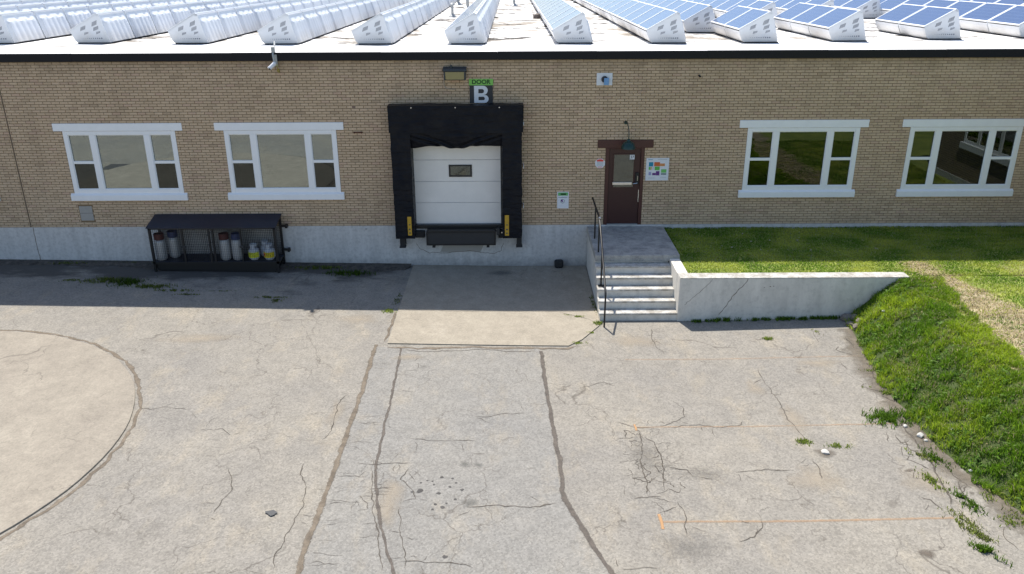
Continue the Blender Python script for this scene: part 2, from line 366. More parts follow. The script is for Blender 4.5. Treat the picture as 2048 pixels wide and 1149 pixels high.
def text_mesh(txt, size, mat, bold=0., ext=.002):
    cu = bpy.data.curves.new("lettering", 'FONT'); cu.body = txt; cu.size = size; cu.extrude = ext; cu.offset = bold; cu.align_x = 'CENTER'; cu.align_y = 'CENTER'; cu.resolution_u = 4
    t = bpy.data.objects.new("lettering", cu); C.objects.link(t); bpy.context.view_layer.update()
    me = bpy.data.meshes.new_from_object(t.evaluated_get(bpy.context.evaluated_depsgraph_get()))
    bpy.data.objects.remove(t); me.materials.clear(); me.materials.append(M[mat]); return me
def put_text(txt, size, mat, x, y, z, parent, name="lettering", bold=0., sx=1.):
    me = text_mesh(txt, size, mat, bold); o = link(name, me, parent); o.location = (x, y, z); o.rotation_euler = (R(90), 0, 0); o.scale = (sx, 1, 1); return o

# ---------------------------------------------------------------- ground
def zl(x, y=0):
    if x < 0: return -.0165 * max(x, -30)
    return 0 if x < 4.5 else .02 * (min(x, 9) - 4.5)
foot_pts = [(-60, 9.6), (-20, 8.9), (-13, 8.35), (-11.6, 7.98), (-10.7, 7.72), (-9.4, 7.58), (-7.7, 7.58), (-6.5, 7.72), (-5.6, 7.85), (-4.2, 8.12), (-3.9, 8.2), (0, 8.2)]
def foot(y):
    for (a, fa), (b, fb) in zip(foot_pts, foot_pts[1:]):
        if a <= y <= b: return fa + (fb - fa) * (y - a) / (b - a) + .07 * nz(0, y, 0, 2.2)
    return foot_pts[0][1] if y < -60 else foot_pts[-1][1]
def lawn_z(x, y):
    if y > -3.6:
        t = (y + 3.6) / 3.6
        return 1.065 + .075 * t + .015 * nz(x, y, 3, .8)
    f = foot(y); top = 9.35 if y > -6.5 else 9.15 + (foot(y) - 7.6) * .9
    if x >= top: base = 1.08
    else:
        s_ = max(0, (x - f) / (top - f)); base = zl(f) + (1.08 - zl(f)) * (1 - (1 - s_) ** 1.3)
    k_ = max(0, min(1, (x - f) / 1.2))
    return base + k_ * (.05 * nz(x, y, 1, 1.1) + .02 * nz(x, y, 1, 4))
ys = [-90, -60, -40, -30, -24] + [-22 + i * 1. for i in range(8)] + [-14 + .5 * i for i in range(29)] 
xs = [-90, -60, -40, -30, -24] + [-20 + i * 1. for i in range(4)] + [-16 + .5 * i for i in range(53)] + [12, 16, 30, 60, 90]
P = [[(x, y, zl(x) + .006 * nz(x, y, 0, .7)*0) for x in xs] for y in ys]
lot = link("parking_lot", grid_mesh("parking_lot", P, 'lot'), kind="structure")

def strip(pts, w, zoff=.004, rough=.3, sub=.12, seedz=0., taper=True, wob=1.):
    """irregular flat band following a line over the lot"""
    pts = [Vector((a, b)) for a, b in pts]; dense = []
    for a, b in zip(pts, pts[1:]):
        n = max(2, int((b - a).length / sub))
        for i in range(n):
            t = i / n; p = a.lerp(b, t); d = (b - a).normalized(); q = Vector((-d.y, d.x))
            dense.append(p + q * wob * (.055 * nz(p.x * 3 + 7, p.y * 3, seedz, 1) + random.uniform(-.016, .016)) * (1 if i else .6))
    dense.append(pts[-1]); mb = MB(); n = len(dense)
    for i, p in enumerate(dense):
        d = (dense[min(i + 1, n - 1)] - dense[max(0, i - 1)]).normalized(); q = Vector((-d.y, d.x))
        e = min(1, min(i, n - 1 - i) / 3 + .15) if taper else 1
        wa = w * .5 * e * (1 + rough * 2 * nz(p.x * 5, p.y * 5, seedz + 1, 1)); wb = w * .5 * e * (1 + rough * 2 * nz(p.x * 5, p.y * 5, seedz + 9, 1))
        for s_ in (q * wa * 1.5, -q * wb * 1.5):
            mb.v.append((p.x + s_.x, p.y + s_.y, zl(p.x + s_.x) + zoff)); mb.fd.append(0.)
            if len(mb.v) % 3 == 1: mb.v.append((p.x, p.y, zl(p.x) + zoff)); mb.fd.append(e)
    for i in range(n - 1):
        for k_ in (0, 1): mb.f.append((3 * i + k_, 3 * i + k_ + 1, 3 * i + k_ + 4, 3 * i + k_ + 3)); mb.mi.append(0)
    return mb
def blob(cx, cy, rx, ry, zoff=.004, n=16, rough=.3, base=None):
    mb = MB(); pts = []
    for i in range(n):
        t = 2 * math.pi * i / n; r = 1 + rough * 2 * nz(cx * 9 + math.cos(t), cy * 9 + math.sin(t), 0, 1.1)
        x = cx + rx * r * math.cos(t); y = cy + ry * r * math.sin(t); pts.append((x, y, (zl(x) if base is None else base) + zoff))
    mb.v = pts + [(cx, cy, (zl(cx) if base is None else base) + zoff)]; mb.fd = [0.] * n + [1.]
    for i in range(n): mb.f.append((i, (i + 1) % n, n)); mb.mi.append(0)
    return mb
# asphalt patches between the joints
mb = MB()
for i in range(40):
    y0 = -5.45 - i * .4; y1 = y0 - .4
    def xa(y): return -3.08
    def xc(y): return .62 - .03 * (y + 5.5) if y > -11 else .82 - .33 * (y + 11)
    mb.face([(xa(y0), y0, zl(xa(y0)) + .004), (xa(y1), y1, zl(xa(y1)) + .004), (0, y1, .004), (0, y0, .004)])
    mb.face([(0, y0, .004), (0, y1, .004), (xc(y1), y1, .004), (xc(y0), y0, .004)])
ob("asphalt_patch", mb, 'patch', lot, label="greyer asphalt lane running out from the loading dock")
mb = MB(); mb.face([(-4.1, -4.3, zl(-4.1) + .003), (-3.2, -5.0, zl(-3.2) + .003), (-3.0, -3.6, zl(-3) + .003), (-3.4, -3.5, zl(-3.4) + .003)])
# dock slab
pad = [(-2.85, -5.28), (1.28, -5.36), (1.62, -5.02), (2.09, -4.25), (2.12, -3.9), (2.12, 0), (-2.84, 0)]
mb = MB(); bot = [(x, y, -.1) for x, y in pad]; top = [(x, y, zl(x) + .022) for x, y in pad]
pad2 = [(-2.85, -5.28), (0, -5.32)] + pad[1:6] + [(0, 0), (-2.84, 0)]
tp = [(x, y, zl(x) + .022) for x, y in pad2]; bt = [(x, y, -.1) for x, y in pad2]; mb.v = tp + bt; np_ = len(pad2)
mb.f = [(0, 1, 7, 8), (1, 2, 3, 4, 5, 6, 7)] + [(i, (i + 1) % np_, np_ + (i + 1) % np_, np_ + i) for i in range(np_)]; mb.mi = [0] * len(mb.f)
ob("dock_slab", mb, 'pad', lot)
ob("crack", strip([(1.05, -3.32), (1.45, -3.62), (1.75, -3.78), (2.1, -4.08)], .02, .026), 'dcrack', lot)
ob("crack", strip([(-2.82, -3.35), (-1.5, -3.38), (.3, -3.36), (2.1, -3.42)], .012, .026, .1), 'dcrack', lot)
ob("scuff_ring", blob(-.3, -.62, .5, .28, .034, 20, .12, 0.), 'dfaint', lot, label="dark smudged ring on the dock slab near the wall")
ob("dirt_joint", strip([(-2.95, -5.45), (-2, -5.5), (-1, -5.42), (.3, -5.44), (1.25, -5.48), (1.55, -5.25)], .09, .007, .6), 'djoint', lot)
ob("dirt_joint", strip([(-2.92, -3.3), (-2.90, -4.3), (-2.93, -5.3)], .07, .006, .4), 'djoint', lot)
# round slab at the left
mb = MB(); cx, cy, r0 = -12, -9.72, 4.88; n = 96
mb.prism([(cx + (r0 + .015 * nz(math.cos(2*math.pi*i/n) * 9, math.sin(2*math.pi*i/n) * 9, 2, 1)) * math.cos(2 * math.pi * i / n), cy + (r0 + .012 * math.sin(i * 1.7)) * math.sin(2 * math.pi * i / n)) for i in range(n)], -.05, 0.0, 'z')
mb.v = [(x, y, (zl(x) + .03) if z == 0.0 else zl(x) - .05) for x, y, z in mb.v]
rs = ob("round_slab", mb, 'disc', lot, bev=.012, label="large round beige concrete slab at the left of the lot")
ring = [(cx + (r0 + .09) * math.cos(R(a)), cy + (r0 + .09) * math.sin(R(a))) for a in range(-75, 95, 3)]
ob("dirt_joint", strip(ring, .075, .0045, .6), 'djoint', lot)
# long joints
A = [(-3.11, -5.33), (-3.08, -6.68), (-3.05, -8.07), (-3.06, -9.35), (-3.05, -10.45), (-3.06, -11.41), (-3.08, -12.36), (-3.06, -12.89), (-3.08, -15)]
ob("dirt_joint", strip(A, .095, .008, .35, taper=False, wob=.45), 'djoint', lot, label="wide brown dirt-filled joint left of the dock lane")
B = [(-2.51, -5.5), (-2.46, -6.6), (-2.42, -8.37), (-2.38, -9.6), (-2.36, -10.31), (-2.2, -11.2), (-2.13, -11.47), (-1.92, -12.2), (-1.7, -12.84), (-1.4, -14)]
ob("dirt_joint", strip(B, .05, .008, .5, taper=False, wob=.45), 'dtar', lot)
CJ = [(.65, -5.6), (.68, -6.97), (.75, -8.77), (.82, -10.11), (.84, -11.11), (1.04, -11.75), (1.24, -12.39), (1.41, -12.86), (1.8, -14)]
ob("sealed_joint", strip(CJ, .085, .008, .3, taper=False, wob=.45), 'dtar', lot, label="dark sealed joint right of the dock lane")
cracks = {
'c1':[(0.82, -11.17), (0.59, -11.24), (0.27, -11.31), (-0.21, -11.26), (-0.77, -11.32)],
'c2':[(-2.83, -10.07), (-2.43, -10.14), (-2.05, -10.07), (-1.7, -10.1)],
'c3':[(-1.72, -12.61), (-1.21, -12.62), (-0.7, -12.64), (-0.48, -12.81)],
'c4':[(1.42, -12.8), (1.75, -12.75), (2.18, -12.71)],
'c5':[(-7.3, -8.28), (-7.01, -8.34), (-6.72, -8.22), (-6.18, -8.36)],
'c6':[(-3.24, -7.56), (-3.41, -7.88), (-3.38, -8.74), (-3.41, -9.18), (-3.47, -9.52)],
'c7':[(-3.61, -10.0), (-3.61, -10.38), (-3.38, -10.95), (-3.38, -11.41), (-3.38, -11.79), (-3.48, -12.48), (-3.42, -12.89)],
'c8':[(1.91, -8.6), (2.34, -8.88), (2.87, -8.83), (3.3, -8.52), (3.34, -8.14), (3.14, -7.84)],
'c9':[(2.33, -8.93), (2.35, -9.48), (2.24, -10.12), (2.24, -10.71), (2.15, -11.05)],
'c10':[(2.38, -9.14), (2.58, -9.4), (2.61, -9.81), (2.61, -10.27), (2.46, -10.92)],
'c11':[(2.29, -10.15), (2.71, -10.2), (3.0, -10.28), (3.04, -10.5), (3.48, -10.6)],
'c12':[(1.82, -11.12), (2.15, -11.07), (2.53, -10.99)],
'c13':[(2.9, -8.88), (3.53, -8.8), (3.88, -8.91), (4.28, -8.81), (4.44, -8.59)],
'c14':[(3.3, -4.32), (3.24, -5.03), (3.26, -5.43), (3.52, -5.74)],
'c15':[(5.27, -6.47), (5.23, -7.15), (5.25, -7.79), (5.25, -8.57), (5.31, -9.11), (5.37, -9.54)],
'c16':[(2.68, -11.06), (2.71, -11.51), (2.65, -11.88), (2.67, -12.12)],
'c17':[(3.24, -12.06), (3.4, -12.18), (3.66, -12.07), (3.86, -11.77), (3.89, -11.4)],
'c18':[(5.22, -9.93), (5.23, -10.39), (5.21, -10.68)],
'c19':[(6.49, -11.08), (6.71, -11.22), (6.77, -11.42), (6.81, -11.58)],
'c20':[(7.26, -8.66), (7.28, -9.45), (7.18, -10.39), (7.02, -11.23), (6.93, -11.49)],
'c21':[(7.67, -6.24), (7.51, -7.15), (7.5, -7.89)],
'c22':[(-0.87, -8.45), (-0.53, -8.5), (-0.15, -8.36), (0.34, -8.36)],
'c23':[(-2.95, -8.78), (-2.7, -8.72), (-2.41, -8.74)],
'c24':[(-2.22, -6.31), (-2.03, -6.24), (-2.03, -6.5), (-2.13, -6.6)],
'c25':[(-2.53, -5.58), (-1.73, -5.69), (-0.84, -5.54), (0.57, -5.63)],
'c27':[(5.79, -3.96), (6.0, -5.65), (6.43, -5.72)],
'c28':[(-1.7, -10.13), (-1.83, -10.35), (-1.9, -10.57), (-1.66, -10.85), (-1.57, -11.12), (-1.82, -11.23)],
'c29':[(-1.81, -11.26), (-1.76, -11.88), (-1.55, -12.45), (-1.56, -12.87)],
'c30':[(7.07, -4.48), (6.97, -5.44)],
'c31':[(-5.16, -3.96), (-4.21, -6.12), (-4.32, -7.48)],
'c32':[(-2.43, -10.14), (-2.3, -11.13), (-2.08, -11.89), (-1.84, -12.87)],
'c33':[(-5.9, -9.1), (-5.4, -9.0), (-5.1, -9.3)], 'c34':[(-4.9, -10.2), (-4.6, -10.9), (-4.75, -11.6)], 'c35':[(3.7, -10.35), (4.4, -10.3), (4.9, -10.34)],
'c36':[(-2.0, -9.3), (-1.3, -9.35), (-.6, -9.3)], 'c37':[(1.3, -7.4), (1.9, -7.1), (2.2, -7.3)]}
wid = {'c1': .03, 'c20': .045, 'c21': .03, 'c19': .04, 'c27': .006, 'c31': .007, 'c22': .018, 'c25': .03, 'c30': .012, 'c9': .03, 'c10': .03}
def branch(v, k_):
    for _ in range(k_):
        i = random.randrange(len(v) - 1); t = random.random(); a, b = v[i], v[i + 1]; p = (a[0] + (b[0] - a[0]) * t, a[1] + (b[1] - a[1]) * t)
        an = math.atan2(b[1] - a[1], b[0] - a[0]) + random.choice((-1, 1)) * random.uniform(.6, 1.5); pts = [p]; L_ = random.uniform(.15, .5)
        for q in range(3): an += random.uniform(-.5, .5); p = (p[0] + L_ * .4 * math.cos(an), p[1] + L_ * .4 * math.sin(an)); pts.append(p)
        if max(q_[0] for q_ in pts) > 7.5: continue
        ob("crack", strip(pts, .011, .0097 if -3.1 < pts[0][0] < .9 else .0056, .7, .06, random.random() * 9), 'dcrack', lot)
for kk, v in cracks.items():
    if kk not in ('c25', 'c26'): branch(v, 3 if len(v) > 3 else 2)
for i in range(26):
    y = random.uniform(-12.8, -6); a, b = random.choice(((-3.06, -2.4), (-2.42, -1.9), (-3.06, -2.6))); y2 = y + random.uniform(-.12, .12)
    ob("crack", strip([(a, y), ((a + b) / 2, (y + y2) / 2 + random.uniform(-.05, .05)), (b, y2)], .010, .0098, .7, .06, i), 'dcrack', lot)
for i, (kk, v) in enumerate(cracks.items()):
    ob("crack", strip(v, wid.get(kk, .02) * .8, .0095 if -3.1 < v[0][0] < 1.5 else .0055, .7, .07, i * 3.1), 'dcrack', lot)
for x, y, rx, ry in ((2.35, -9.9, .5, 1.3), (2.6, -12.3, .8, .6), (3.2, -10.4, .9, .35)):
    ob("grimy_patch", blob(x, y, rx, ry, .0044 if x > 1.5 else .0085, 22, .3), 'dgrime', lot)
ob("bank_edge_dirt", strip([(foot(y_) - .12, y_) for y_ in np.arange(-13, -4.2, .4)], .55, .0046, .6, .2, 3., taper=False, wob=2.), 'dedge', lot)
for i in range(22):
    y_ = random.uniform(-12.8, -5); x_ = foot(y_) - random.uniform(.05, .9)
    ob("crack", strip([(x_, y_), (x_ + random.uniform(-.25, .1), y_ - random.uniform(.15, .4)), (x_ + random.uniform(-.3, .3), y_ - random.uniform(.4, .8))], random.uniform(.012, .03), .0058, .7, .06, i), 'dcrack', lot)
# alligator cracking right of the lane
mb = MB(); ag = []
for i in range(5):
    for j in range(13): ag.append((2.02 + i * .17 + .10 * math.sin(j * .7) + random.uniform(-.085, .085), -9.0 - j * .16 + random.uniform(-.08, .08)))
for i in range(5):
    for j in range(13):
        for di, dj in ((1, 0), (0, 1)):
            if i + di < 5 and j + dj < 13 and random.random() < .46:
                s_ = strip([ag[i * 13 + j], ag[(i + di) * 13 + j + dj]], random.choice((.007, .009, .013, .02)), .005, .8, .04, i + j, taper=False, wob=1.5)
                b = len(mb.v); mb.v += s_.v; mb.fd += s_.fd; mb.f += [tuple(q + b for q in f_) for f_ in s_.f]; mb.mi += s_.mi
ob("alligator_cracks", mb, 'dcrack', lot)
mb = MB(); ag = []
for i in range(6):
    for j in range(9): ag.append((-2.62 + i * .10 + .06 * math.sin(j) + random.uniform(-.06, .06), -10.05 - j * .17 + random.uniform(-.07, .07)))
for i in range(6):
    for j in range(9):
        for di, dj in ((1, 0), (0, 1)):
            if i + di < 6 and j + dj < 9 and random.random() < .27:
                s_ = strip([ag[i * 9 + j], ag[(i + di) * 9 + j + dj]], random.choice((.006, .008, .012)), .0098, .8, .04, i + j, taper=False, wob=1.3)
                b = len(mb.v); mb.v += s_.v; mb.fd += s_.fd; mb.f += [tuple(q + b for q in f_) for f_ in s_.f]; mb.mi += s_.mi
ob("alligator_cracks", mb, 'dcrack', lot)
sand = [(-2.16, -10.51), (-1.98, -10.5), (-1.86, -10.8), (-1.9, -11.13), (-1.84, -11.64), (-1.74, -11.88), (-1.99, -11.98), (-2.14, -11.52), (-2.2, -11.0)]
mb = MB(); ctr = [(-2.02, -10.5), (-1.98, -10.8), (-2.03, -11.1), (-2.0, -11.5), (-1.92, -11.95)]; wdt = [.12, .3, .3, .26, .1]
for (x, y), wd_ in zip(ctr, wdt):
    for q_, f_ in ((-1, 0.), (0, 1. if wd_ > .2 else 0.), (1, 0.)): mb.v.append((x + q_ * wd_, y, .0086 + zl(x))); mb.fd.append(f_)
for i in range(4):
    for k_ in (0, 1): mb.f.append((3 * i + k_, 3 * i + k_ + 1, 3 * i + k_ + 4, 3 * i + k_ + 3)); mb.mi.append(0)
ob("sandy_patch", mb, 'dsand', lot, label="pale eroded sandy patch beside the cracked joint")
for x, y, rx, ry in ((-3.75, -3.9, .6, .45), (-2.3, -5.95, .45, .22), (-3.42, -8.35, .16, .7), (5.35, -8.6, .28, .8), (4.95, -7.4, .2, .5), (6.6, -6.35, .7, .22), (6.9, -10.7, .6, .5), (5.1, -10.6, .7, .4), (-7.2, -5.1, 1.0, .3), (2.9, -5.1, .9, .4)):
    ob("sandy_patch", blob(x, y, rx, ry, .0102 if -3.2 < x < 1.5 else .0048, 20, .3), 'dsand', lot)
oil = [(-1.53, -10.89, .05), (-1.32, -10.71, .02), (-1.54, -10.66, .02), (-1.44, -10.6, .02), (-1.66, -10.92, .02), (-1.05, -10.77, .025), (-1.13, -11.32, .035), (-1.25, -11.25, .025), (-0.94, -11.11, .025), (-1.07, -11.22, .02), (-1.02, -10.53, .02), (-1.22, -10.95, .035), (-1.2, -10.5, .03), (-.84, -10.85, .03), (-.95, -10.66, .02), (-1.0, -12.5, .04), (-1.28, -11.38, .02), (-1.35, -10.62, .018)]
for x, y, r in oil: ob("oil_spot", blob(x, y, r * 1.6, r * 1.7, .0075 + zl(x), 10, .25, 0.), 'doil', lot)
for x, y, r in [(-.83, -10.11, .09), (-.7, -11.2, .11), (-.6, -10.12, .07)]: ob("oil_spot", blob(x, y, r * 1.6, r * 1.5, .0074 + zl(x), 12, .3, 0.), 'dfaint', lot)
ob("brown_stain", blob(6.05, -12.5, .13, .14, .005, 16, .2), 'dstain', lot, label="round brown stain near the lower right of the lot")
ob("brown_stain", blob(6.75, -10.4, .12, .06, .005, 12, .4), 'dstain', lot)
for x0, x1, y, wd in ((2.48, 7.9, -6.05, .03), (2.3, 7.1, -8.88, .035), (2.3, 6.85, -11.69, .055)):
    ob("painted_line", strip([(x0, y), ((x0 + x1) / 2, y), (x1, y)], wd, .0042, .1, .2, y, taper=False, wob=.15), 'dorange', lot, label="faded orange stall line")
ob("painted_line", strip([(2.30, -11.50), (2.31, -11.68), (2.30, -11.87)], .05, .0062, .2, .06, 1., taper=False, wob=.3), 'dorange2', lot, label="brighter orange end tick of the nearest stall line")
ob("painted_line", strip([(2.30, -8.78), (2.31, -8.9), (2.30, -9.0)], .035, .0062, .2, .06, 2., taper=False, wob=.3), 'dorange2', lot)
# dirt along the wall foot
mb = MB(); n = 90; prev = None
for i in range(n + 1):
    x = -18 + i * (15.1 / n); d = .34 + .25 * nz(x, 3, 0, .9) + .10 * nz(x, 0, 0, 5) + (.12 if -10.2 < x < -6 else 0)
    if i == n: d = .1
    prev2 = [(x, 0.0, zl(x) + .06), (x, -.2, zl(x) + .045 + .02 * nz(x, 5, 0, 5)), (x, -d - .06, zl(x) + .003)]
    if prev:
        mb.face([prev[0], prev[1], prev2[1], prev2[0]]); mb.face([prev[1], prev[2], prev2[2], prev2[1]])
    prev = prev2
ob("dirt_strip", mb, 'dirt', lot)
tag(ob("flat_scrap", blob(-3.79, -11.52, .10, .055, .02, 12, .5), 'reddebris', None), "dark flat scrap of rubber lying left of the brown joint", "scrap")
# patch of dark asphalt left of the frame that shows in the window glass
ob("dark_patch", MB().box(-17.1, -16.1, -12.2, -11.2, .2, zl(-16.1) + .03), 'oil', lot)
mb = MB(); mb.face([(x, y, zl(x) + .004) for x, y in [(-24, -10), (-19, -9), (-17.5, -10.2), (-19.5, -12.5), (-24, -13)]]); ob("dark_patch", mb, 'faint_oil', lot)

# lawn and bank
xsA = [4.2 + .2 * i for i in range(40)] + [12.3 + .8 * i for i in range(14)]; ysA = [-3.7 + .2 * i for i in range(19)]
P = [[(x, y, lawn_z(x, max(y, -3.599))) for x in xsA] for y in ysA]
lawn = link("lawn", grid_mesh("lawn", P, 'soil'), kind="structure")
P = []
for y in [-60, -40, -30, -24, -20, -18, -16] + [-15 + .2 * i for i in range(57)]:
    f = foot(y) - .06; row_ = []
    for i in range(56):
        x = f + (14 - f) * (i / 55) ** 1.3; row_.append((x, y, lawn_z(x, y) - (.03 if i == 0 else 0)))
    row_ += [(18, y, 1.08), (24, y, 1.08), (60, y, 1.08)]
    P.append(row_)
bank = link("grass_bank", grid_mesh("grass_bank", P, 'soil'), kind="structure")
def haymask(x, y):
    if y > -2.75: return 0.
    ce = 10.0 + (.10 * (-3.0 - y) if y > -7 else 0); half = .55 + .15 * max(0, min(4, -4 - y))
    return max(0., min(1., (half + .35 * nz(x, y, 0, 1.1) + .25 * nz(x, y, 2., 3.3) - abs(x - ce - .15)) / .5))
for o_ in (lawn, bank):
    at = o_.data.attributes.new("hay", 'FLOAT', 'POINT'); at.data.foreach_set("value", [haymask(v_.co.x, v_.co.y) for v_ in o_.data.vertices])
    at = o_.data.attributes.new("steep", 'FLOAT', 'POINT'); at.data.foreach_set("value", [max(0., min(1., (foot(v_.co.y) + 1.75 - v_.co.x) / .35)) if v_.co.y < -3.9 else 0. for v_ in o_.data.vertices])

def blades(name, pts, hs, ws, cols, lean=.5, parent=None, **k):
    """pts Nx3, one bent triangle pair per blade"""
    n = len(pts); a = rng.uniform(0, 2 * np.pi, n); la = rng.uniform(0, 2 * np.pi, n)
    dx = np.cos(a) * ws / 2; dy = np.sin(a) * ws / 2
    ln = rng.uniform(.15, 1, n) * lean * hs
    lx = np.cos(la) * ln; ly = np.sin(la) * ln
    v = np.zeros((n, 5, 3))
    v[:, 0] = pts + np.stack([-dx, -dy, 0 * dx - .01], 1); v[:, 1] = pts + np.stack([dx, dy, 0 * dx - .01], 1)
    mid = pts + np.stack([lx * .35, ly * .35, hs * .62], 1)
    v[:, 2] = mid + np.stack([dx * .8, dy * .8, 0 * dx], 1); v[:, 3] = mid - np.stack([dx * .8, dy * .8, 0 * dx], 1)
    v[:, 4] = pts + np.stack([lx, ly, hs * (1 - .35 * (ln / np.maximum(hs, 1e-4)) ** 2 * .5)], 1)
    me = bpy.data.meshes.new(name); me.vertices.add(5 * n); me.vertices.foreach_set("co", v.reshape(-1))
    b = (np.arange(n) * 5)[:, None]
    q = np.concatenate([b + 0, b + 1, b + 2, b + 3, b + 3, b + 2, b + 4], 1).reshape(-1)
    me.loops.add(7 * n); me.loops.foreach_set("vertex_index", q)
    ls = np.stack([np.arange(n) * 7, np.arange(n) * 7 + 4], 1).reshape(-1)
    me.polygons.add(2 * n); me.polygons.foreach_set("loop_start", ls)
    me.update(calc_edges=True); me.validate()
    at = me.color_attributes.new("Col", 'FLOAT_COLOR', 'POINT')
    cc = np.ones((n, 5, 4)); cc[:, :, :3] = cols[:, None, :]
    at.data.foreach_set("color", cc.reshape(-1)); me.materials.append(M['blade'])
    return link(name, me, parent, **k)
def npn(x, y, s, z=0.): return np.array([noise.noise(Vector((a * s, b * s, z))) for a, b in zip(x, y)])
G1 = np.array([.15, .28, .018]); G2 = np.array([.36, .47, .035]); GD = np.array([.065, .13, .014]); TAN = np.array([.58, .49, .28]); YEL = np.array([.56, .60, .10]); OLV = np.array([.36, .37, .18])
def lerp(a, b, t): return a + (b - a) * np.clip(t, 0, 1)[:, None]
# tall grass on the bank
n = 105000; y = rng.uniform(-15, -3.98, n); fy = np.array([foot(q) for q in y]); x = fy - .16 * (npn(y, y * 0, 1.7, 4.) + .4) + rng.uniform(0, 1, n) ** .9 * 2.15
z = np.array([lawn_z(a, b) for a, b in zip(x, y)]); pts = np.stack([x, y, z], 1)
n1 = npn(x, y, .9); n2 = npn(x, y, 4.5, 3.)
c = lerp(lerp(np.tile(GD, (n, 1)), np.tile(G1, (n, 1)), .55 + 1.8 * n2 + .2), np.tile(G2, (n, 1)), .35 + 1.4 * n1 + .6 * npn(x, y, 13, 1.) + .35 * np.clip(x - fy - .9, 0, 1)) * rng.uniform(.7, 1.3, n)[:, None]
dry = rng.uniform(0, 1, n) < .07 + .22 * (npn(x, y, 2.3, 6.) > .18); c[dry] = .8 * lerp(np.tile(TAN, (dry.sum(), 1)), np.tile(OLV, (dry.sum(), 1)), rng.uniform(0, 1, dry.sum()))
keep = (rng.uniform(0, 1, n) < .62 + 1.2 * (n2 + .2)) & ((x - fy > .10) | (npn(x, y, 6, 8.) > -.12))
h = rng.uniform(.04, .12, n) * (1 + 1.1 * n2 + .5 * n1) * (1.25 - .35 * np.clip((x - fy) / 1.4, 0, 1))
blades("bank_grass", pts[keep], h[keep], rng.uniform(.009, .018, n)[keep], c[keep], 1.1, None, kind="stuff", label="long rough green grass covering the bank beside the lot", category="grass")
nb_ = 5200; y = rng.uniform(-13, -4.1, nb_); fy = np.array([foot(q) for q in y]); x = fy + rng.uniform(0, 1, nb_) ** 1.6 * 1.5; ok = npn(x, y, 3.1, 12.) > .02; x, y = x[ok], y[ok]; nb_ = len(x)
z = np.array([lawn_z(a, b) for a, b in zip(x, y)]) + .03
blades("bank_leaves", np.stack([x, y, z], 1), rng.uniform(.03, .09, nb_), rng.uniform(.025, .055, nb_), lerp(np.tile(GD * 1.6, (nb_, 1)), np.tile(np.array([.22, .34, .09]), (nb_, 1)), rng.uniform(0, 1, nb_)), 2.0, None, kind="stuff", label="broad leafy weeds mixed into the grass of the bank", category="weeds")
# mown lawn with the strip of dead hay
def lawnpts(n, x0, x1, y0, y1):
    x = rng.uniform(x0, x1, n); y = rng.uniform(y0, y1, n); ok = (y > -3.62) | (x > np.array([foot(q) for q in y]) + 1.35)
    return x[ok], y[ok]
xa_, ya_ = lawnpts(66000, 4.3, 15, -3.62, -.02); xb_, yb_ = lawnpts(75000, 8.9, 15.0, -12.5, -3.62)
x = np.concatenate([xa_, xb_]); y = np.concatenate([ya_, yb_]); n = len(x)
z = np.array([lawn_z(a, b) for a, b in zip(x, y)]); n1 = npn(x, y, 1.1); n2 = npn(x, y, 3.3, 2.); n3 = npn(x * .5, y * 2.2, 2.6, 5.)
c = lerp(np.tile(G1 * .9, (n, 1)), np.tile(YEL * .85, (n, 1)), .42 + 1.3 * n1 + .5 * n3)
ce = 10.0 + .10 * (-3.0 - y) * (y > -7); half = .62 + .16 * np.clip(-4 - y, 0, 4)
tan = np.clip((half + .35 * n1 + .25 * n2 - np.abs(x - ce - .15)) / .6, 0, 1) * (y < -2.75)
far = np.clip((.25 * n1 + .3 * n2 + .02) * 6, 0, 1) * (x > 12.1) * (y < -2.6) * (y > -4.2) * .8
hay = np.clip(tan * (.80 + .6 * n3) + far, 0, .93)
pick = rng.uniform(0, 1, n) < hay
c[pick] = TAN * rng.uniform(.72, 1.2, pick.sum())[:, None]
dirty = rng.uniform(0, 1, n) < .10; c[dirty] = OLV
c *= rng.uniform(.75, 1.25, n)[:, None]
near = y > -.35; h = rng.uniform(.02, .055, n); h[pick] *= .55
blades("lawn_grass", np.stack([x, y, z], 1), h, rng.uniform(.010, .022, n), c, 1.7, None, kind="stuff", label="short mown lawn beside the building with a swath of dead hay", category="grass")
# hay flakes lying in clumps
n = 5200; x = rng.uniform(9.3, 12.2, n); y = rng.uniform(-9.8, -2.9, n); ok = (np.abs(x - (10.15 + .10 * (-3.0 - y) * (y > -7))) < .62) & (npn(x * .7, y * 2.2, 3.0, 9.) > .02); x, y = x[ok], y[ok]; n = len(x)
z = np.array([lawn_z(a, b) for a, b in zip(x, y)]) + .02
blades("dead_hay", np.stack([x, y, z], 1), rng.uniform(.02, .06, n), rng.uniform(.012, .03, n), TAN * rng.uniform(.45, 1.15, n)[:, None], 2.2, None, kind="stuff", label="clumps of dead brown hay lying along the lawn", category="hay")
# small pale leaves on the shaded lawn
mb = MB()
for i in range(34):
    x = 4.8 + random.random() ** 1.3 * 5; y = random.uniform(-2.3, -.5); zz = lawn_z(x, y) + .05; r = random.uniform(.015, .035); a = random.uniform(0, 6)
    mb.face([(x + r * math.cos(a + t) * (1 if t % 2 else .5), y + r * math.sin(a + t), zz + .01 * math.sin(t)) for t in (0, 1.57, 3.14, 4.71)])
ob("leaf_litter", mb, 'leafm', None, kind="stuff", label="small pale dry leaves scattered on the shaded lawn", category="leaves")
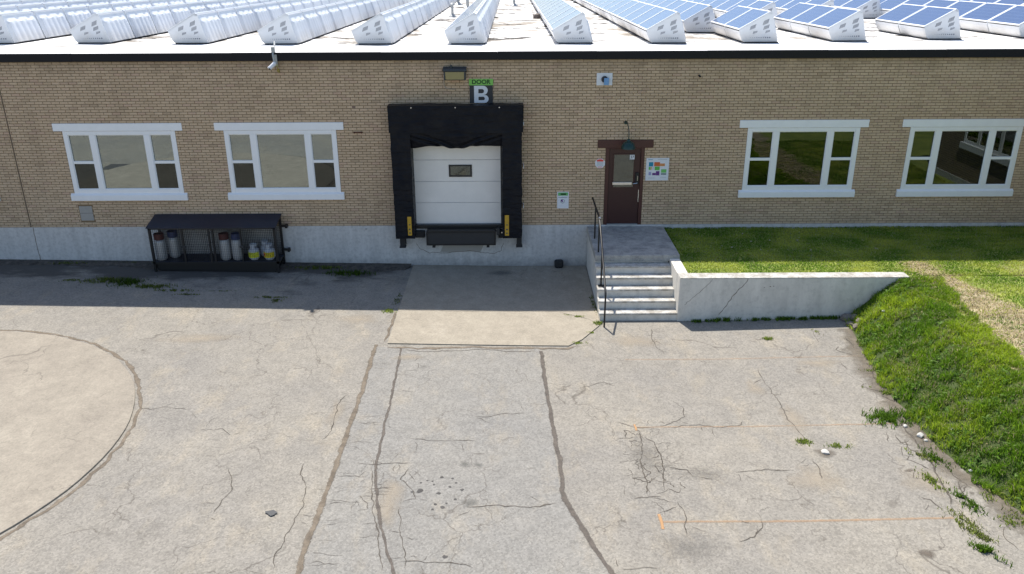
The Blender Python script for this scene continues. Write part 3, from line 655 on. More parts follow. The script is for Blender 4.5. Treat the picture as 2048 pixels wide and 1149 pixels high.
# stones at the foot of the bank
def rock(x, y, z, r, mat, seed=0, sq=.7):
    bm = bmesh.new(); bmesh.ops.create_icosphere(bm, subdivisions=2, radius=r)
    for v in bm.verts:
        d = 1 + .35 * noise.noise(v.co * (1.3 / r) + Vector((seed, 0, 0))); v.co = Vector((v.co.x * d, v.co.y * d * .9, v.co.z * d * sq))
    me = bpy.data.meshes.new("stone"); bm.to_mesh(me); bm.free(); me.materials.append(M[mat])
    o = link("stone", me); o.location = (x, y, z); o.rotation_euler = (0, 0, seed * 1.3); return o
gs = "stones at the broken foot of the grass bank"
for i, (x, y, r, m, lb) in enumerate([
    (8.12, -4.12, .16, 'rock', "biggest grey-brown stone where the bank meets the retaining wall"),
    (8.05, -4.42, .11, 'rock', "second grey-brown stone below the bank, just in front of the biggest one"),
    (8.22, -4.22, .10, 'rock', "small brown stone tucked behind the biggest bank stone"),
    (8.08, -4.72, .10, 'rock', "brown stone half buried in weeds, farthest of the bank stones from the retaining wall"),
    (8.2, -4.55, .09, 'rock', "little dark stone higher up the bank among the grass near the wall"),
    (7.42, -9.34, .09, 'stone', "larger white rubble piece on the lot edge beside the big weed clump"),
    (7.30, -9.0, .06, 'stone', "white rubble piece nearest the big weed clump on the lot edge"),
    (7.45, -9.5, .05, 'stone', "small white chip just below the larger rubble piece on the lot edge"),
    (7.73, -10.49, .045, 'stone', "small white chip right against the foot of the grass bank"),
    (7.88, -9.51, .045, 'stone', "white pebble between the rubble and the grass bank"),
    (8.55, -4.9, .05, 'stone', "pale stone lying in the grass of the bank near the wall end")]):
    zz = lawn_z(x, y) if x > foot(y) else zl(x)
    tag(rock(x, y, zz + r * .25 + (.05 if x > 8.5 else 0), r * (.75 if m == 'stone' else 1.1), m, i * 1.7), lb, "stone", gs)
tag(rock(5.53, -9.8, .035, .075, 'stone', 4, .5), "white stone sitting in a dark hollow between two weeds mid-lot", "stone")
ob("hollow", blob(5.53, -9.82, .21, .17, .005, 18, .2), 'dstain', lot)
tag(rock(-4.12, -.02 - .05, 1.17, .035, 'stone', 2, .5), "tiny pale chip stuck on top of the foundation left of the dock", "stone")
# weeds
def weed(x, y, rx, ry, h, n, label, green=0, group="weed clumps growing in the lot"):
    n = int(n * 1.3); h = h * .8
    px = rng.normal(0, .5, n) * rx; py = rng.normal(0, .5, n) * ry
    kp = np.array([nz(a * 1. + x, b + y, 4., 7.) > -.18 for a, b in zip(px, py)]); px, py = px[kp], py[kp]; n = len(px)
    if x > 6.8 and x < 7.6 and y < -9.8: py = py - px * .9
    pts = np.stack([px, py, np.zeros(n)], 1); shade_tint = .55 if (y > -3.2 and x < 2.5) else 1.; g = [G1 * .6 + OLV * .3, GD * 1.2, OLV * .6][green] * shade_tint  # shade painted in: weeds inside the building's shadow get darker blades
    c = lerp(np.tile(g * .8, (n, 1)), np.tile((G2 * .7 + OLV * .2 if green != 1 else G1) * shade_tint, (n, 1)), rng.uniform(0, 1, n)) * rng.uniform(.7, 1.2, n)[:, None]
    o = blades("weed_clump", pts, rng.uniform(.4, 1, n) * h, rng.uniform(.010, .022, n), c, 1.1)
    o.location = (x, y, zl(x) + .004); tag(o, label, "weed", group); return o
W = [(-11.85, -1.50, .5, .10, .05, 140, "thin low weeds at the left end of the shaded weed band"), (-11.0, -1.52, .55, .2, .13, 420, "leafy weeds left of the middle of the shaded weed band"), (-10.35, -1.62, .4, .26, .15, 420, "tallest dark weeds in the shaded band left of the propane cage"), (-9.6, -1.90, .5, .14, .11, 360, "green weeds just in front of the propane cage's left leg"),
 (-8.95, -2.15, .5, .08, .06, 200, "narrow trail of weeds running out from the cage toward the sunlight"), (-8.45, -2.42, .35, .05, .04, 110, "flat dark weed streak ending the trail below the cage"), (-7.7, -2.15, .35, .04, .03, 60, "thin weed line in the shade below the two middle tanks"), (-6.25, -2.55, .4, .06, .05, 150, "flat dark weeds in the shade, right of the cage"), (-6.05, -2.78, .14, .12, .05, 110, "small square weed patch near the shade line"),
 (-4.55, -.75, .6, .18, .14, 480, "dark weeds at the wall foot between cage and dock"), (-5.6, -.35, .7, .12, .12, 350, "weeds along the wall right beside the propane cage"), (-12.6, -.22, .5, .05, .14, 110, "low weeds at the wall foot under the left window"), (-10.9, -.15, .6, .04, .12, 60, "sparse stalks at the wall foot left of the cage"), (-3.05, -3.4, .20, .10, .07, 110, "yellow-green weeds at the slab corner on the shade line"),
 (-2.95, -2.6, .10, .5, .04, 120, "weeds in the slab's left joint within the shade"), (1.62, -3.72, .16, .06, .08, 110, "small weed in the slab crack left of the steps"), (1.35, -3.6, .16, .04, .05, 60, "thin weeds in the slab crack farther from the steps"), (2.07, -4.12, .12, .09, .11, 130, "bright weed at the foot of the handrail"), (1.85, -4.62, .10, .06, .05, 60, "weed on the slab's cut corner nearer the steps"), (1.45, -5.18, .18, .07, .05, 90, "weed on the slab's cut corner farther from the steps"), (2.08, -2.9, .06, .6, .08, 140, "weeds climbing the left side of the steps in the shade"),
 (5.89, -5.09, .13, .08, .09, 90, "lone tuft in the open lot below the retaining wall"), (7.1, -4.8, .10, .14, .05, 50, "faint tuft near the foot of the bank by the wall"), (5.27, -9.45, .17, .10, .06, 150, "weed left of the white stone in the hollow"), (5.87, -9.6, .17, .08, .06, 150, "weed right of the white stone in the hollow"), (7.15, -8.72, .42, .28, .15, 760, "largest dark green weed clump at the lot edge"), (7.52, -7.72, .11, .09, .08, 130, "small round tuft above the largest clump"), (7.2, -7.45, .12, .06, .03, 40, "tiny tuft in the crack above the small round tuft"),
 (7.12, -9.95, .16, .12, .07, 130, "olive weed left of the crack below the rubble"), (7.35, -10.1, .14, .32, .08, 300, "weed row filling the crack below the rubble"), (7.72, -9.75, .24, .18, .07, 190, "weed between rubble and bank"), (7.0, -10.75, .15, .22, .08, 220, "weed beside the brown stain near the crack"), (7.25, -11.3, .14, .26, .09, 260, "curved weed row lower along the crack"), (6.95, -11.85, .18, .28, .08, 330, "leggy olive weed lower on the crack"), (7.05, -12.15, .13, .1, .07, 130, "bushy end of the leggy olive weed"), (6.93, -12.5, .14, .13, .13, 300, "dark compact tuft lowest in the lot near the round stain"),
 (7.85, -11.2, .25, .14, .10, 240, "grassy clump at the bank foot low on the right"), (7.72, -11.8, .2, .14, .07, 150, "sprawling weed at the right edge of the lot"), (7.95, -11.5, .2, .16, .08, 140, "weed closest to the lower end of the bank"), (7.62, -6.75, .2, .06, .04, 60, "weed streak beside the bank's bleached patch")]
for i, w_ in enumerate(W): weed(*w_[:6], w_[6], 1 if w_[3] > .25 and w_[0] > 7 or i in (2, 9, 35) else (2 if i in (28, 33, 34, 22, 38) else 0))
# weeds at retaining wall foot
for i, (x, hh, lb) in enumerate([(4.6, .1, "small weed at the retaining wall foot nearest the steps"), (5.15, .17, "dark bushy weed at the foot of the wall's longer crack"), (6.05, .11, "first low weed right of the bushy one along the wall foot"), (6.55, .14, "middle weed along the foot of the retaining wall"), (7.0, .10, "weed just right of the wall's middle weed"), (7.4, .13, "weed nearing the bank along the wall foot"), (7.85, .12, "last weed at the wall foot beside the bank stones")]):
    weed(x, -4.02, .3, .06, hh, 160, lb, 1, "weeds along the foot of the retaining wall")

# ---------------------------------------------------------------- building
bld = thing("warehouse_building", "long flat-roofed tan brick warehouse with loading dock and brown door", "building", (0, 0, 0))
XL, XR = -24., 22.
wins = [(-17.42, 'w0'), (-12.17, 'w1'), (-7.80, 'w2'), (6.42, 'w3'), (10.83, 'w4')]; WW = 3.05
openings = [(wx, wx + WW, 2.2, 3.97) for wx, _ in wins] + [(-2.78, -.22, 1.2, 4.2), (2.59, 3.65, 1.2, 3.45), (-12.15, -11.77, 1.43, 1.87)]
# backing wall with true openings
mb = MB(); ex = sorted({XL, XR} | {o_[0] for o_ in openings[:7]} | {o_[1] for o_ in openings[:7]}); ez = [1.24, 1.25, 2.2, 3.45, 3.97, 4.2, 5.80]
def inside(x, z): return any(a < x < b and c_ < z < d for a, b, c_, d in openings[:7])
for xa0, xa1 in zip(ex, ex[1:]):
    z0 = None
    for za, zb in zip(ez, ez[1:]):
        if not inside((xa0 + xa1) / 2, (za + zb) / 2): mb.box(xa0, xa1, .004, .28, za, zb)
wall = ob("brick_wall", mb, 'mortar', bld)
# bricks
rows = []
for r_ in range(62):
    z0 = BZ + r_ * BH; z1 = z0 + BH - .0105; zc = (z0 + z1) / 2; off = (r_ % 2) * .5
    cut = [(a, b) for a, b, c_, d in openings if c_ - .02 < zc < d + .01] + [(-13.62, -13.595)]
    i0 = int(-18.6 / BW)
    for q in range(i0, int(15.3 / BW)):
        xa0 = -.005 + (q - off) * BW + .001; xa1 = xa0 + BW - .0105
        segs = [(xa0, xa1)]
        for a, b in cut:
            ns = []
            for s0, s1 in segs:
                if s1 <= a or s0 >= b: ns.append((s0, s1)); continue
                if s0 < a - .02: ns.append((s0, a - .004))
                if s1 > b + .02: ns.append((b + .004, s1))
            segs = ns
        for s0, s1 in segs: rows.append((s0, s1, z0, z1))
vis = lambda b: -13.3 < b[0] < 13.2
full = [b for b in rows if abs((b[1] - b[0]) - (BW - .0105)) < 1e-6 and vis(b)]
full.sort(key=lambda b: (-round(b[2], 4), abs(b[0])))
single = set(full[:300])
bmesh_ = MB(); bw_, bh_ = BW - .0105, BH - .0105
t_ = .004
bmesh_.v = [(0, 0, 0), (bw_, 0, 0), (bw_, 0, bh_), (0, 0, bh_), (t_, -.012, t_), (bw_ - t_, -.012, t_), (bw_ - t_, -.012, bh_ - t_), (t_, -.012, bh_ - t_), (0, -.008, 0), (bw_, -.008, 0), (bw_, -.008, bh_), (0, -.008, bh_)]
bmesh_.f = [(4, 5, 6, 7), (8, 9, 5, 4), (9, 10, 6, 5), (10, 11, 7, 6), (11, 8, 4, 7), (0, 1, 9, 8), (1, 2, 10, 9), (2, 3, 11, 10), (3, 0, 8, 11)]; bmesh_.mi = [0] * 9
bme = bmesh_.mesh("brick", 'brick')
for b in full[:300]: link("brick", bme, wall, (b[0], .003, b[2]))
rest = [b for b in rows if b not in single]; n = len(rest); arr = np.array(rest)
jit = rng.uniform(-.0018, .0018, n)
v = np.zeros((n, 8, 3))
for i_, (xi, zi, fr) in enumerate([(0, 2, 0), (1, 2, 0), (1, 3, 0), (0, 3, 0), (0, 2, 1), (1, 2, 1), (1, 3, 1), (0, 3, 1)]):
    ins = .0035 * fr; v[:, i_, 0] = arr[:, xi] + (ins if xi == 0 else -ins); v[:, i_, 2] = arr[:, zi] + (ins if zi == 2 else -ins); v[:, i_, 1] = .005 if not fr else -.011 + jit
fc = [(4, 5, 6, 7), (0, 1, 5, 4), (1, 2, 6, 5), (2, 3, 7, 6), (3, 0, 4, 7)]
faces = [tuple(8 * i + q for q in f_) for i in range(n) for f_ in fc]
me = bpy.data.meshes.new("bricks"); me.from_pydata(v.reshape(-1, 3).tolist(), [], faces); me.materials.append(M['brick']); me.update()
link("bricks", me, wall, kind="stuff", label="remaining tan bricks of the wall below the top courses")
ob("control_joint", MB().box(-13.613, -13.601, -.006, .004, 1.25, 5.78), 'crack', wall)
ob("vent_block", MB().box(-12.14, -11.78, -.012, .003, 1.44, 1.655).box(-12.14, -11.78, -.012, .003, 1.662, 1.86), 'ventplate', wall, bev=.003, label="grey cement block infill below the left window")
# foundation
mb = MB(); mb.box(XL, 2.2, -.016, .28, -.4, 1.247).box(2.2, XR, -.03, .28, .6, 1.247)
fd = ob("foundation", mb, 'found', bld)
def wallstrip(pts, wd, y, seed=0):
    pts = [Vector(p) for p in pts]; mb = MB(); dense = []
    for a, b in zip(pts, pts[1:]):
        for i in range(6):
            p = a.lerp(b, i / 6); d = (b - a).normalized(); dense.append(p + Vector((-d.y, d.x)) * .03 * nz(p.x * 9 + seed, p.y * 9, 0))
    dense.append(pts[-1]); n = len(dense)
    for i, p in enumerate(dense):
        d = (dense[min(i + 1, n - 1)] - dense[max(i - 1, 0)]).normalized(); q = Vector((-d.y, d.x)) * wd * .5 * (1 + .6 * nz(p.x * 20, p.y * 20, seed)); mb.v += [(p.x + q.x, y, p.y + q.y), (p.x - q.x, y, p.y - q.y)]
    for i in range(n - 1): mb.f.append((2 * i, 2 * i + 1, 2 * i + 3, 2 * i + 2)); mb.mi.append(0)
    return mb
ob("crack", wallstrip([(-13.55, 1.24), (-13.56, .7), (-13.54, .25)], .018, -.0175), 'crack', fd)
ob("crack", wallstrip([(-2.72, .72), (-2.6, .55), (-2.35, .43), (-2.15, .45), (-1.95, .42), (-1.2, .5), (-.9, .44), (-.5, .4), (-.3, .5), (-.24, .72)], .012, -.0175, 3), 'crack', fd)
mb = MB(); mb.face([(x, -.0172, z) for x, z in [(-2.05, .46), (-1.8, .44), (-1.2, .47), (-.9, .45), (-.8, .66), (-1.4, .72), (-1.95, .66)]]); ob("broken_patch", mb, 'ventplate', fd)
# roof, fascia
rf = ob("roof", MB().box(XL - 8, XR + 18, -.03, 70, 5.80, 5.965), 'roof', bld)
segs = [-32, -24, -19.5, -15.2, -11.5, -7.3, -3.4, -.35, 2.25, 5.15, 8.3, 11.4, 14.8, 18, 22.3]
for i, (a, b) in enumerate(zip(segs, segs[1:])):
    o_ = .004 * (i % 2); mb = MB(); mb.prism([(-.055 - o_, 5.80), (-.075 - o_, 5.79), (-.072 - o_, 5.99 + o_), (-.03, 5.995 + o_), (-.02, 5.967), (-.035, 5.80)], a, b - .003, 'x')
    ob("fascia_panel", mb, 'fascia', bld)
# edge strip of clean white membrane, slightly raised seams
for yy_ in (1.1,): ob("membrane_seam", MB().box(XL - 8, XR + 18, yy_, yy_ + .1, 5.965, 5.969), 'white', bld)

def window(wx):
    gm = 'glass' if wx < 0 else 'darkglass'
    p = lambda mb: mb
    fr = MB(); y0, y1 = -.022, .07
    X = lambda a: wx + a
    fr.box(X(0), X(.12), y0, y1, 2.22, 3.96).box(X(2.93), X(3.05), y0, y1, 2.22, 3.96)
    fr.box(X(.12), X(2.93), y0, y1, 3.86, 3.96).box(X(.12), X(2.93), y0, y1, 2.22, 2.345)
    fr.box(X(.705), X(.865), y0, y1, 2.345, 3.86).box(X(2.185), X(2.345), y0, y1, 2.345, 3.86)
    f = ob("window", fr, 'vinyl', bld, bev=.006)
    for a, b in ((.12, .705), (2.345, 2.93)):
        ob("window_rail", MB().box(X(a), X(b), -.005, .05, 3.06, 3.135), 'vinyl', f, bev=.004)
        ob("pane", MB().box(X(a), X(b), .03, .036, 3.135, 3.86), gm, f)
        ob("pane", MB().box(X(a), X(b), .024, .03, 2.345, 3.06), 'screen', f)
    ob("pane", MB().box(X(.865), X(2.185), .03, .036, 2.345, 3.86), gm, f)
    # glazing beads
    be = MB()
    for a, b in ((.12, .705), (.865, 2.185), (2.345, 2.93)):
        be.box(X(a), X(a + .018), .0, .024, 2.345, 3.86).box(X(b - .018), X(b), .0, .024, 2.345, 3.86).box(X(a + .018), X(b - .018), .0, .024, 2.345, 2.363).box(X(a + .018), X(b - .018), .0, .024, 3.842, 3.86)
    ob("glazing_bead", be, 'vinyl', f)
    ob("header", MB().box(X(-.235), X(3.26), -.035, .003, 3.965, 4.17), 'white', f, bev=.006)
    s_ = MB(); s_.prism([(-.075, 2.03), (.003, 2.03), (.003, 2.235), (-.02, 2.235), (-.075, 2.185)], X(-.10), X(3.14), 'x'); ob("sill", s_, 'white', f, bev=.005)
    # room behind the glass
    rm = MB(); rm.box(X(-.3), X(3.35), 1.8, 1.9, 1.3, 4.4).box(X(-.3), X(3.35), .285, 1.8, 1.2, 1.3).box(X(-.3), X(3.35), .285, 1.8, 4.4, 4.5).box(X(-.4), X(-.3), .285, 1.8, 1.3, 4.4).box(X(3.35), X(3.45), .285, 1.8, 1.3, 4.4)
    ob("room_recess", rm, 'room', f)
for wx, _ in wins: window(wx)

# loading dock door and seal
dd = MB()
dock = ob("dock_door", MB().box(-2.80, -2.70, .02, .25, 1.2, 4.2).box(-.30, -.20, .02, .25, 1.2, 4.2), 'steelgrey', bld)
zz = [1.27, 1.88, 2.49, 3.10, 3.71, 4.2]
for a, b in zip(zz, zz[1:]):
    ob("door_panel", MB().box(-2.76, -.24, .10, .14, a + .004, b - .004), 'door_white', dock, bev=.006)
ob("door_backing", MB().box(-2.76, -.24, .125, .135, 1.2, 4.2), 'slot', dock)
f_ = MB(); f_.box(-1.735, -1.095, .075, .10, 2.625, 2.665).box(-1.735, -1.095, .075, .10, 2.925, 2.965).box(-1.735, -1.69, .075, .10, 2.665, 2.925).box(-1.14, -1.095, .075, .10, 2.665, 2.925)
ob("door_window_frame", f_, 'black', dock, bev=.004)
ob("door_window_pane", MB().box(-1.69, -1.14, .085, .098, 2.665, 2.925), 'midglass', dock)
seal = ob("dock_seal", MB().box(-3.2, -2.8, -.10, .0, 4.2, 4.55), 'black', bld)
def padded(name, x0, x1, y0, y1, z0, z1, cuts=10, amp=.018, taper=None, parent=seal):
    bm = bmesh.new(); bmesh.ops.create_cube(bm, size=1)
    for v_ in bm.verts: v_.co = Vector((x0 + (x1 - x0) * (v_.co.x + .5), y0 + (y1 - y0) * (v_.co.y + .5), z0 + (z1 - z0) * (v_.co.z + .5)))
    L_ = max(x1 - x0, z1 - z0)
    for _ in range(5):
        long_ = [e for e in bm.edges if e.calc_length() > .11]
        if not long_: break
        bmesh.ops.subdivide_edges(bm, edges=long_, cuts=1, use_grid_fill=True)
    bm.normal_update()
    for v_ in bm.verts:
        p = v_.co.copy(); q = noise.noise(Vector((p.x * 2.5, p.y * 3, p.z * (11 if z1 - z0 > 1 else 4)))) * amp + noise.noise(p * 2.2) * amp * .8
        v_.co += v_.normal * q
        if v_.co.y > -.02: v_.co.y = -.02
        if taper: v_.co.x += taper(p)
    me = bpy.data.meshes.new(name); bmesh.ops.triangulate(bm, faces=bm.faces); bm.to_mesh(me); bm.free(); me.materials.append(M['fabric']); me.shade_smooth(); me.set_sharp_from_angle(angle=R(50))
    return link(name, me, parent)
padded("side_pad", -3.23, -2.70, -.45, -.02, 1.0, 4.0, taper=lambda p: .0)
padded("side_pad", -.24, .285, -.45, -.02, 1.0, 4.0)
padded("head_pad", -3.26, .32, -.47, -.02, 3.95, 4.66, amp=.022)
ob("head_flap", MB().box(-3.24, .30, -.492, -.475, 4.42, 4.67), 'fabric', seal, bev=.004)
for x in (-2.66, -1.48, -.30): ob("bolt", MB().lathe([(.018, 0), (.018, .006), (.009, .012)], 0, 0, 8), 'chrome', seal, location=None) if False else None
bolt = MB().tube([(0, 0, 0), (0, -.012, 0)], .016, 8).mesh("bolt", 'chrome')
for x in (-2.63, -1.47, -.31): link("bolt", bolt, seal, (x, -.492, 4.62))
P = []
for j in range(25):
    t = j / 24; row_ = []
    for i in range(61):
        u_ = i / 60; x = -2.76 + 2.58 * u_
        zb = 3.535 - .035 * math.cos(2 * math.pi * u_ * 2) + .07 * max(0, (u_ - .8) / .2) + .03 * max(0, (.06 - u_) / .06)
        z_ = 3.98 + (zb - 3.98) * t
        fold = 0
        for cx_, s_ in ((0, 1), (1, -1)):
            d = (u_ - cx_) * s_; fold += .075 * math.sin((d * 2.3 - t * 1.1) * 16) * math.exp(-((d - t * .38) / .13) ** 2)
        y_ = -.44 + .14 * t * (1 - .8 * (2 * u_ - 1) ** 2 * 0) - .06 * math.sin(math.pi * u_) * math.sin(math.pi * t) + fold * t + .012 * nz(x, z_, 0, 4)
        row_.append((x, y_, z_))
    P.append(row_)
me = grid_mesh("curtain", P, 'fabric'); me.shade_smooth(); o = link("curtain", me, seal); s_ = o.modifiers.new("thick", 'SOLIDIFY'); s_.thickness = .008
def guide(x0, x1, z0, z1):
    o = ob("guide_strip", MB().box(x0, x1, -.475, -.455, z0, z1), 'yellow', seal, bev=.003)
    ob("marking", MB().box(x0 + .03, x1 - .03, -.478, -.476, z0 + .06, z0 + .09).box(x0 + .03, x1 - .03, -.478, -.476, z0 + .16, z0 + .20).box(x0 + .04, x1 - .03, -.478, -.476, z0 + .3, z0 + .33), 'oil', o)
guide(-2.885, -2.775, 1.10, 1.64); guide(-.19, -.075, 1.08, 1.67)
for x0, x1 in ((-3.14, -3.0), (.14, .28)): ob("pad_foot", MB().box(x0, x1, -.36, -.02, .70, 1.0).box(x0 - .02, x1 + .02, -.38, -.2, .70, .74), 'rubber', seal, bev=.01)
w_ = [4.15, 2.98, 1.86]
for z in w_: ob("pad_clip", MB().box(.325, .34, -.30, -.02, z - .04, z + .04), 'white', seal)
lev = ob("dock_leveller", MB().box(-2.74, -.22, -.06, .05, 1.17, 1.262), 'black', bld)
ob("lip_plate", MB().box(-2.38, -.47, -.34, -.06, 1.13, 1.19), 'black', lev, bev=.006)
ob("lip_box", MB().box(-2.37, -.48, -.31, -.06, .78, 1.125), 'steelgrey', lev, bev=.01)
ob("lip_box_edge", MB().box(-2.40, -.45, -.325, -.06, .755, .79).box(-2.40, -2.36, -.33, -.06, .79, 1.13).box(-.49, -.45, -.33, -.06, .79, 1.13), 'black', lev)
for x in (-2.2, -.67): ob("lip_support", MB().box(x - .04, x + .04, -.3, -.02, .68, .76), 'black', lev)
for x0, x1, z0, z1 in ((-2.90, -2.46, .92, 1.12), (-.38, .06, .90, 1.14)):
    bp = ob("dock_bumper", MB().box(x0, x1, -.14, -.018, z0, z1), 'rubber', lev, bev=.02)
    for x in (x0 + .1,): ob("bolt", MB().tube([(x, -.14, z1 - .07), (x, -.152, z1 - .07)], .02, 8), 'chrome', bp)
ob("bracket_arm", MB().box(-.42, -.34, -.30, -.02, 1.05, 1.22), 'steelgrey', lev)
tag(ob("rubber_block", MB().box(1.22, 1.47, -.26, -.05, .023, .24), 'rubber', None, bev=.05), "small black rubber block on the slab against the foundation", "rubber block")

# brown door
dr = ob("entry_door", MB().box(2.69, 3.555, .02, .07, 1.27, 3.40), 'brown', bld, bev=.004)
fr = MB(); fr.box(2.59, 2.685, -.02, .16, 1.24, 3.43).box(3.56, 3.65, -.02, .16, 1.24, 3.43).box(2.685, 3.56, -.02, .16, 3.405, 3.43)
ob("door_frame", fr, 'brownframe', dr, bev=.004)
ob("lintel", MB().box(2.36, 3.88, -.035, .003, 3.435, 3.65), 'brownframe', dr, bev=.006)
g_ = MB(); g_.box(2.80, 2.83, .004, .02, 2.30, 3.27).box(3.37, 3.40, .004, .02, 2.30, 3.27).box(2.83, 3.37, .004, .02, 2.30, 2.33).box(2.83, 3.37, .004, .02, 3.24, 3.27)
ob("glass_stop", g_, 'brown', dr)
ob("door_pane", MB().box(2.83, 3.37, .010, .018, 2.33, 3.24), 'midglass', dr)
ob("push_bar", MB().box(2.80, 3.34, -.03, .003, 2.40, 2.475), 'chrome', dr, bev=.006)
ob("lock_plate", MB().box(3.43, 3.53, -.03, .02, 2.42, 2.74), 'black', dr, bev=.01)
hd = MB(); hd.tube([(3.48, -.03, 2.47), (3.48, -.075, 2.46), (3.37, -.08, 2.445)], .014, 8); hd.tube([(3.49, -.035, 2.52), (3.49, -.05, 2.66)], .012, 8); ob("handle", hd, 'chrome', dr, smooth=True)
ob("threshold", MB().box(2.69, 3.555, -.05, .1, 1.245, 1.268), 'greymetal', dr)
ob("edge_guard", MB().box(3.535, 3.552, .012, .02, 1.9, 2.25), 'chrome', dr)
nb = ob("number_plate", MB().box(3.255, 3.385, .001, .006, 3.11, 3.235), 'signwhite', dr); put_text("27", .10, 'signblack', 3.32, .0, 3.172, dr, "number_lettering", .001)
ob("door_interior", MB().box(2.6, 3.64, .5, .52, 1.2, 3.5), 'room', dr)
# gooseneck lamp over the door
gl = thing("gooseneck_lamp", "dark green dome lamp on a bent pipe above the brown door", "wall lamp", (3.14, -.42, 3.5))
def pts_off(l, o): return [(a - o[0], b - o[1], c_ - o[2]) for a, b, c_ in l]
O_ = (3.14, -.42, 3.5)
ob("pipe", MB().tube(pts_off([(3.10, .0, 4.12), (3.10, -.10, 4.16), (3.12, -.25, 4.12), (3.14, -.38, 3.98), (3.14, -.42, 3.88), (3.14, -.42, 3.74)], O_), .013, 8), 'lampgreen', gl, smooth=True)
ob("wall_plate", MB().tube(pts_off([(3.10, -.002, 4.12), (3.10, -.02, 4.12)], O_), .05, 12), 'lampgreen', gl)
ob("lamp_shade", MB().lathe([(.025, .26), (.045, .25), (.06, .20), (.11, .175), (.165, .12), (.19, .03), (.195, .0), (.185, .0), (.17, .06), (.10, .13), (.03, .16)], 0, 0, 24), 'lampgreen', gl, smooth=True)
# flood lamp
fl = thing("flood_lamp", "wide grey wall floodlight with yellowed lens above the dock", "wall lamp", (-1.475, -.12, 5.4))
ob("housing", MB().prism([(.12, .06), (.12, .20), (.02, .22), (-.14, .17), (-.15, .12), (-.12, .115)], -.31, .31, 'x'), 'lampgrey', fl, bev=.008)
ob("lens_frame", MB().prism([(-.12, .115), (-.135, .115), (-.085, -.115), (-.07, -.115)], -.285, .285, 'x').box(-.285, -.25, -.13, .1, -.11, .12).box(.25, .285, -.13, .1, -.11, .12), 'lampgrey', fl)
ob("lens", MB().prism([(-.118, .10), (-.138, .10), (-.10, -.095), (-.06, -.10), (.1, -.1), (.1, .1)], -.245, .245, 'x'), 'lens', fl)
ob("photocell", MB().lathe([(.035, .17), (.035, .25), (.02, .265)], -.09, -.02, 12), 'lampgrey', fl)
cd = ob("conduit", MB().tube([(-1.77, -.03, 5.46), (-1.775, -.03, 5.3), (-1.77, -.03, 5.12), (-1.73, -.03, 5.06), (-1.65, -.03, 5.035), (-1.47, -.025, 5.03)], .012, 8), 'conduit', None, smooth=True); tag(cd, "thin beige conduit curving down from the floodlight", "conduit")
# signs
sb = ob("door_sign", MB().box(-1.105, -.485, -.022, -.012, 4.66, 5.29), 'signblack', None, bev=.003); tag(sb, "square black sign with a big white B and green DOOR strip", "sign")
ob("green_strip", MB().box(-1.115, -.475, -.026, -.0225, 5.13, 5.295), 'signgreen', sb)
put_text("DOOR", .155, 'txtgreen', -.795, -.029, 5.212, sb, "door_lettering", .0045, 1.06)
mb = MB(); X0, X1 = -.985, -.60
mb.face([(X0, -.0245, 4.67), (X0 + .115, -.0245, 4.67), (X0 + .115, -.0245, 5.115), (X0, -.0245, 5.115)])
for z0_, z1_, xr, t_, b_ in ((4.67, 4.875, X1, .095, .068), (4.8755, 5.115, X1 - .02, .095, .085)):
    hc_ = (z1_ - z0_) / 2; zc_ = (z0_ + z1_) / 2
    lo = b_ if z0_ < 4.7 else .045; hi = .045 if z0_ < 4.7 else b_
    out_ = [(X0 + .115, z0_)] + [(xr - hc_ + hc_ * math.sin(R(a)), zc_ - hc_ * math.cos(R(a))) for a in range(0, 181, 15)] + [(X0 + .115, z1_)]
    iz0, iz1 = z0_ + lo, z1_ - hi; ih = (iz1 - iz0) / 2; ic = (iz0 + iz1) / 2
    in_ = [(X0 + .115, iz0)] + [(xr - .10 - ih + ih * math.sin(R(a)), ic - ih * math.cos(R(a))) for a in range(0, 181, 15)] + [(X0 + .115, iz1)]
    for q in range(len(out_) - 1): mb.face([(out_[q][0], -.0245, out_[q][1]), (out_[q + 1][0], -.0245, out_[q + 1][1]), (in_[q + 1][0], -.0245, in_[q + 1][1]), (in_[q][0], -.0245, in_[q][1])])
ob("letter", mb, 'signwhite', sb)
cp = thing("wall_alarm", "small white plate with dark round fitting and blue box, high on the wall", "alarm", (2.48, -.012, 5.27))
ob("base_plate", MB().box(-.21, .21, -.012, -.002, -.16, .16), 'signwhite', cp, bev=.006)
ob("round_fitting", MB().tube([(-.0, -.012, .0), (-.0, -.06, .0)], .085, 18), 'signblack', cp)
ob("blue_box", MB().box(-.02, .11, -.11, -.06, -.14, .04), 'blueplate', cp, bev=.01)
ms = ob("site_map_sign", MB().box(3.71, 4.34, -.024, -.012, 2.52, 3.15), 'signwhite', None, bev=.003); tag(ms, "square white site map sign with coloured blocks right of the brown door", "sign")
def mp(u0, u1, v0, v1, m):
    ob("map_block", MB().box(3.71 + .63 * u0, 3.71 + .63 * u1, -.0265, -.0245, 3.15 - .63 * v1, 3.15 - .63 * v0), m, ms)
for a in [(.12, .31, .18, .37, 'teal'), (.35, .6, .18, .36, 'ora'), (.605, .82, .24, .36, 'ora2'), (.12, .2, .39, .52, 'grn'), (.21, .25, .39, .52, 'ora2'), (.3, .32, .39, .52, 'pgrey'), (.38, .6, .375, .54, 'grn'), (.29, .44, .66, .76, 'pur'), (.445, .60, .58, .77, 'pur'), (.67, .9, .5, .65, 'grn2'), (.67, .9, .67, .75, 'pgrey'), (.13, .24, .62, .76, 'lilac'), (.08, .28, .06, .085, 'teal'), (.5, .9, .06, .07, 'pgrey'), (.65, .9, .85, .86, 'pgrey'), (.12, .4, .88, .89, 'pgrey')]: mp(*a)
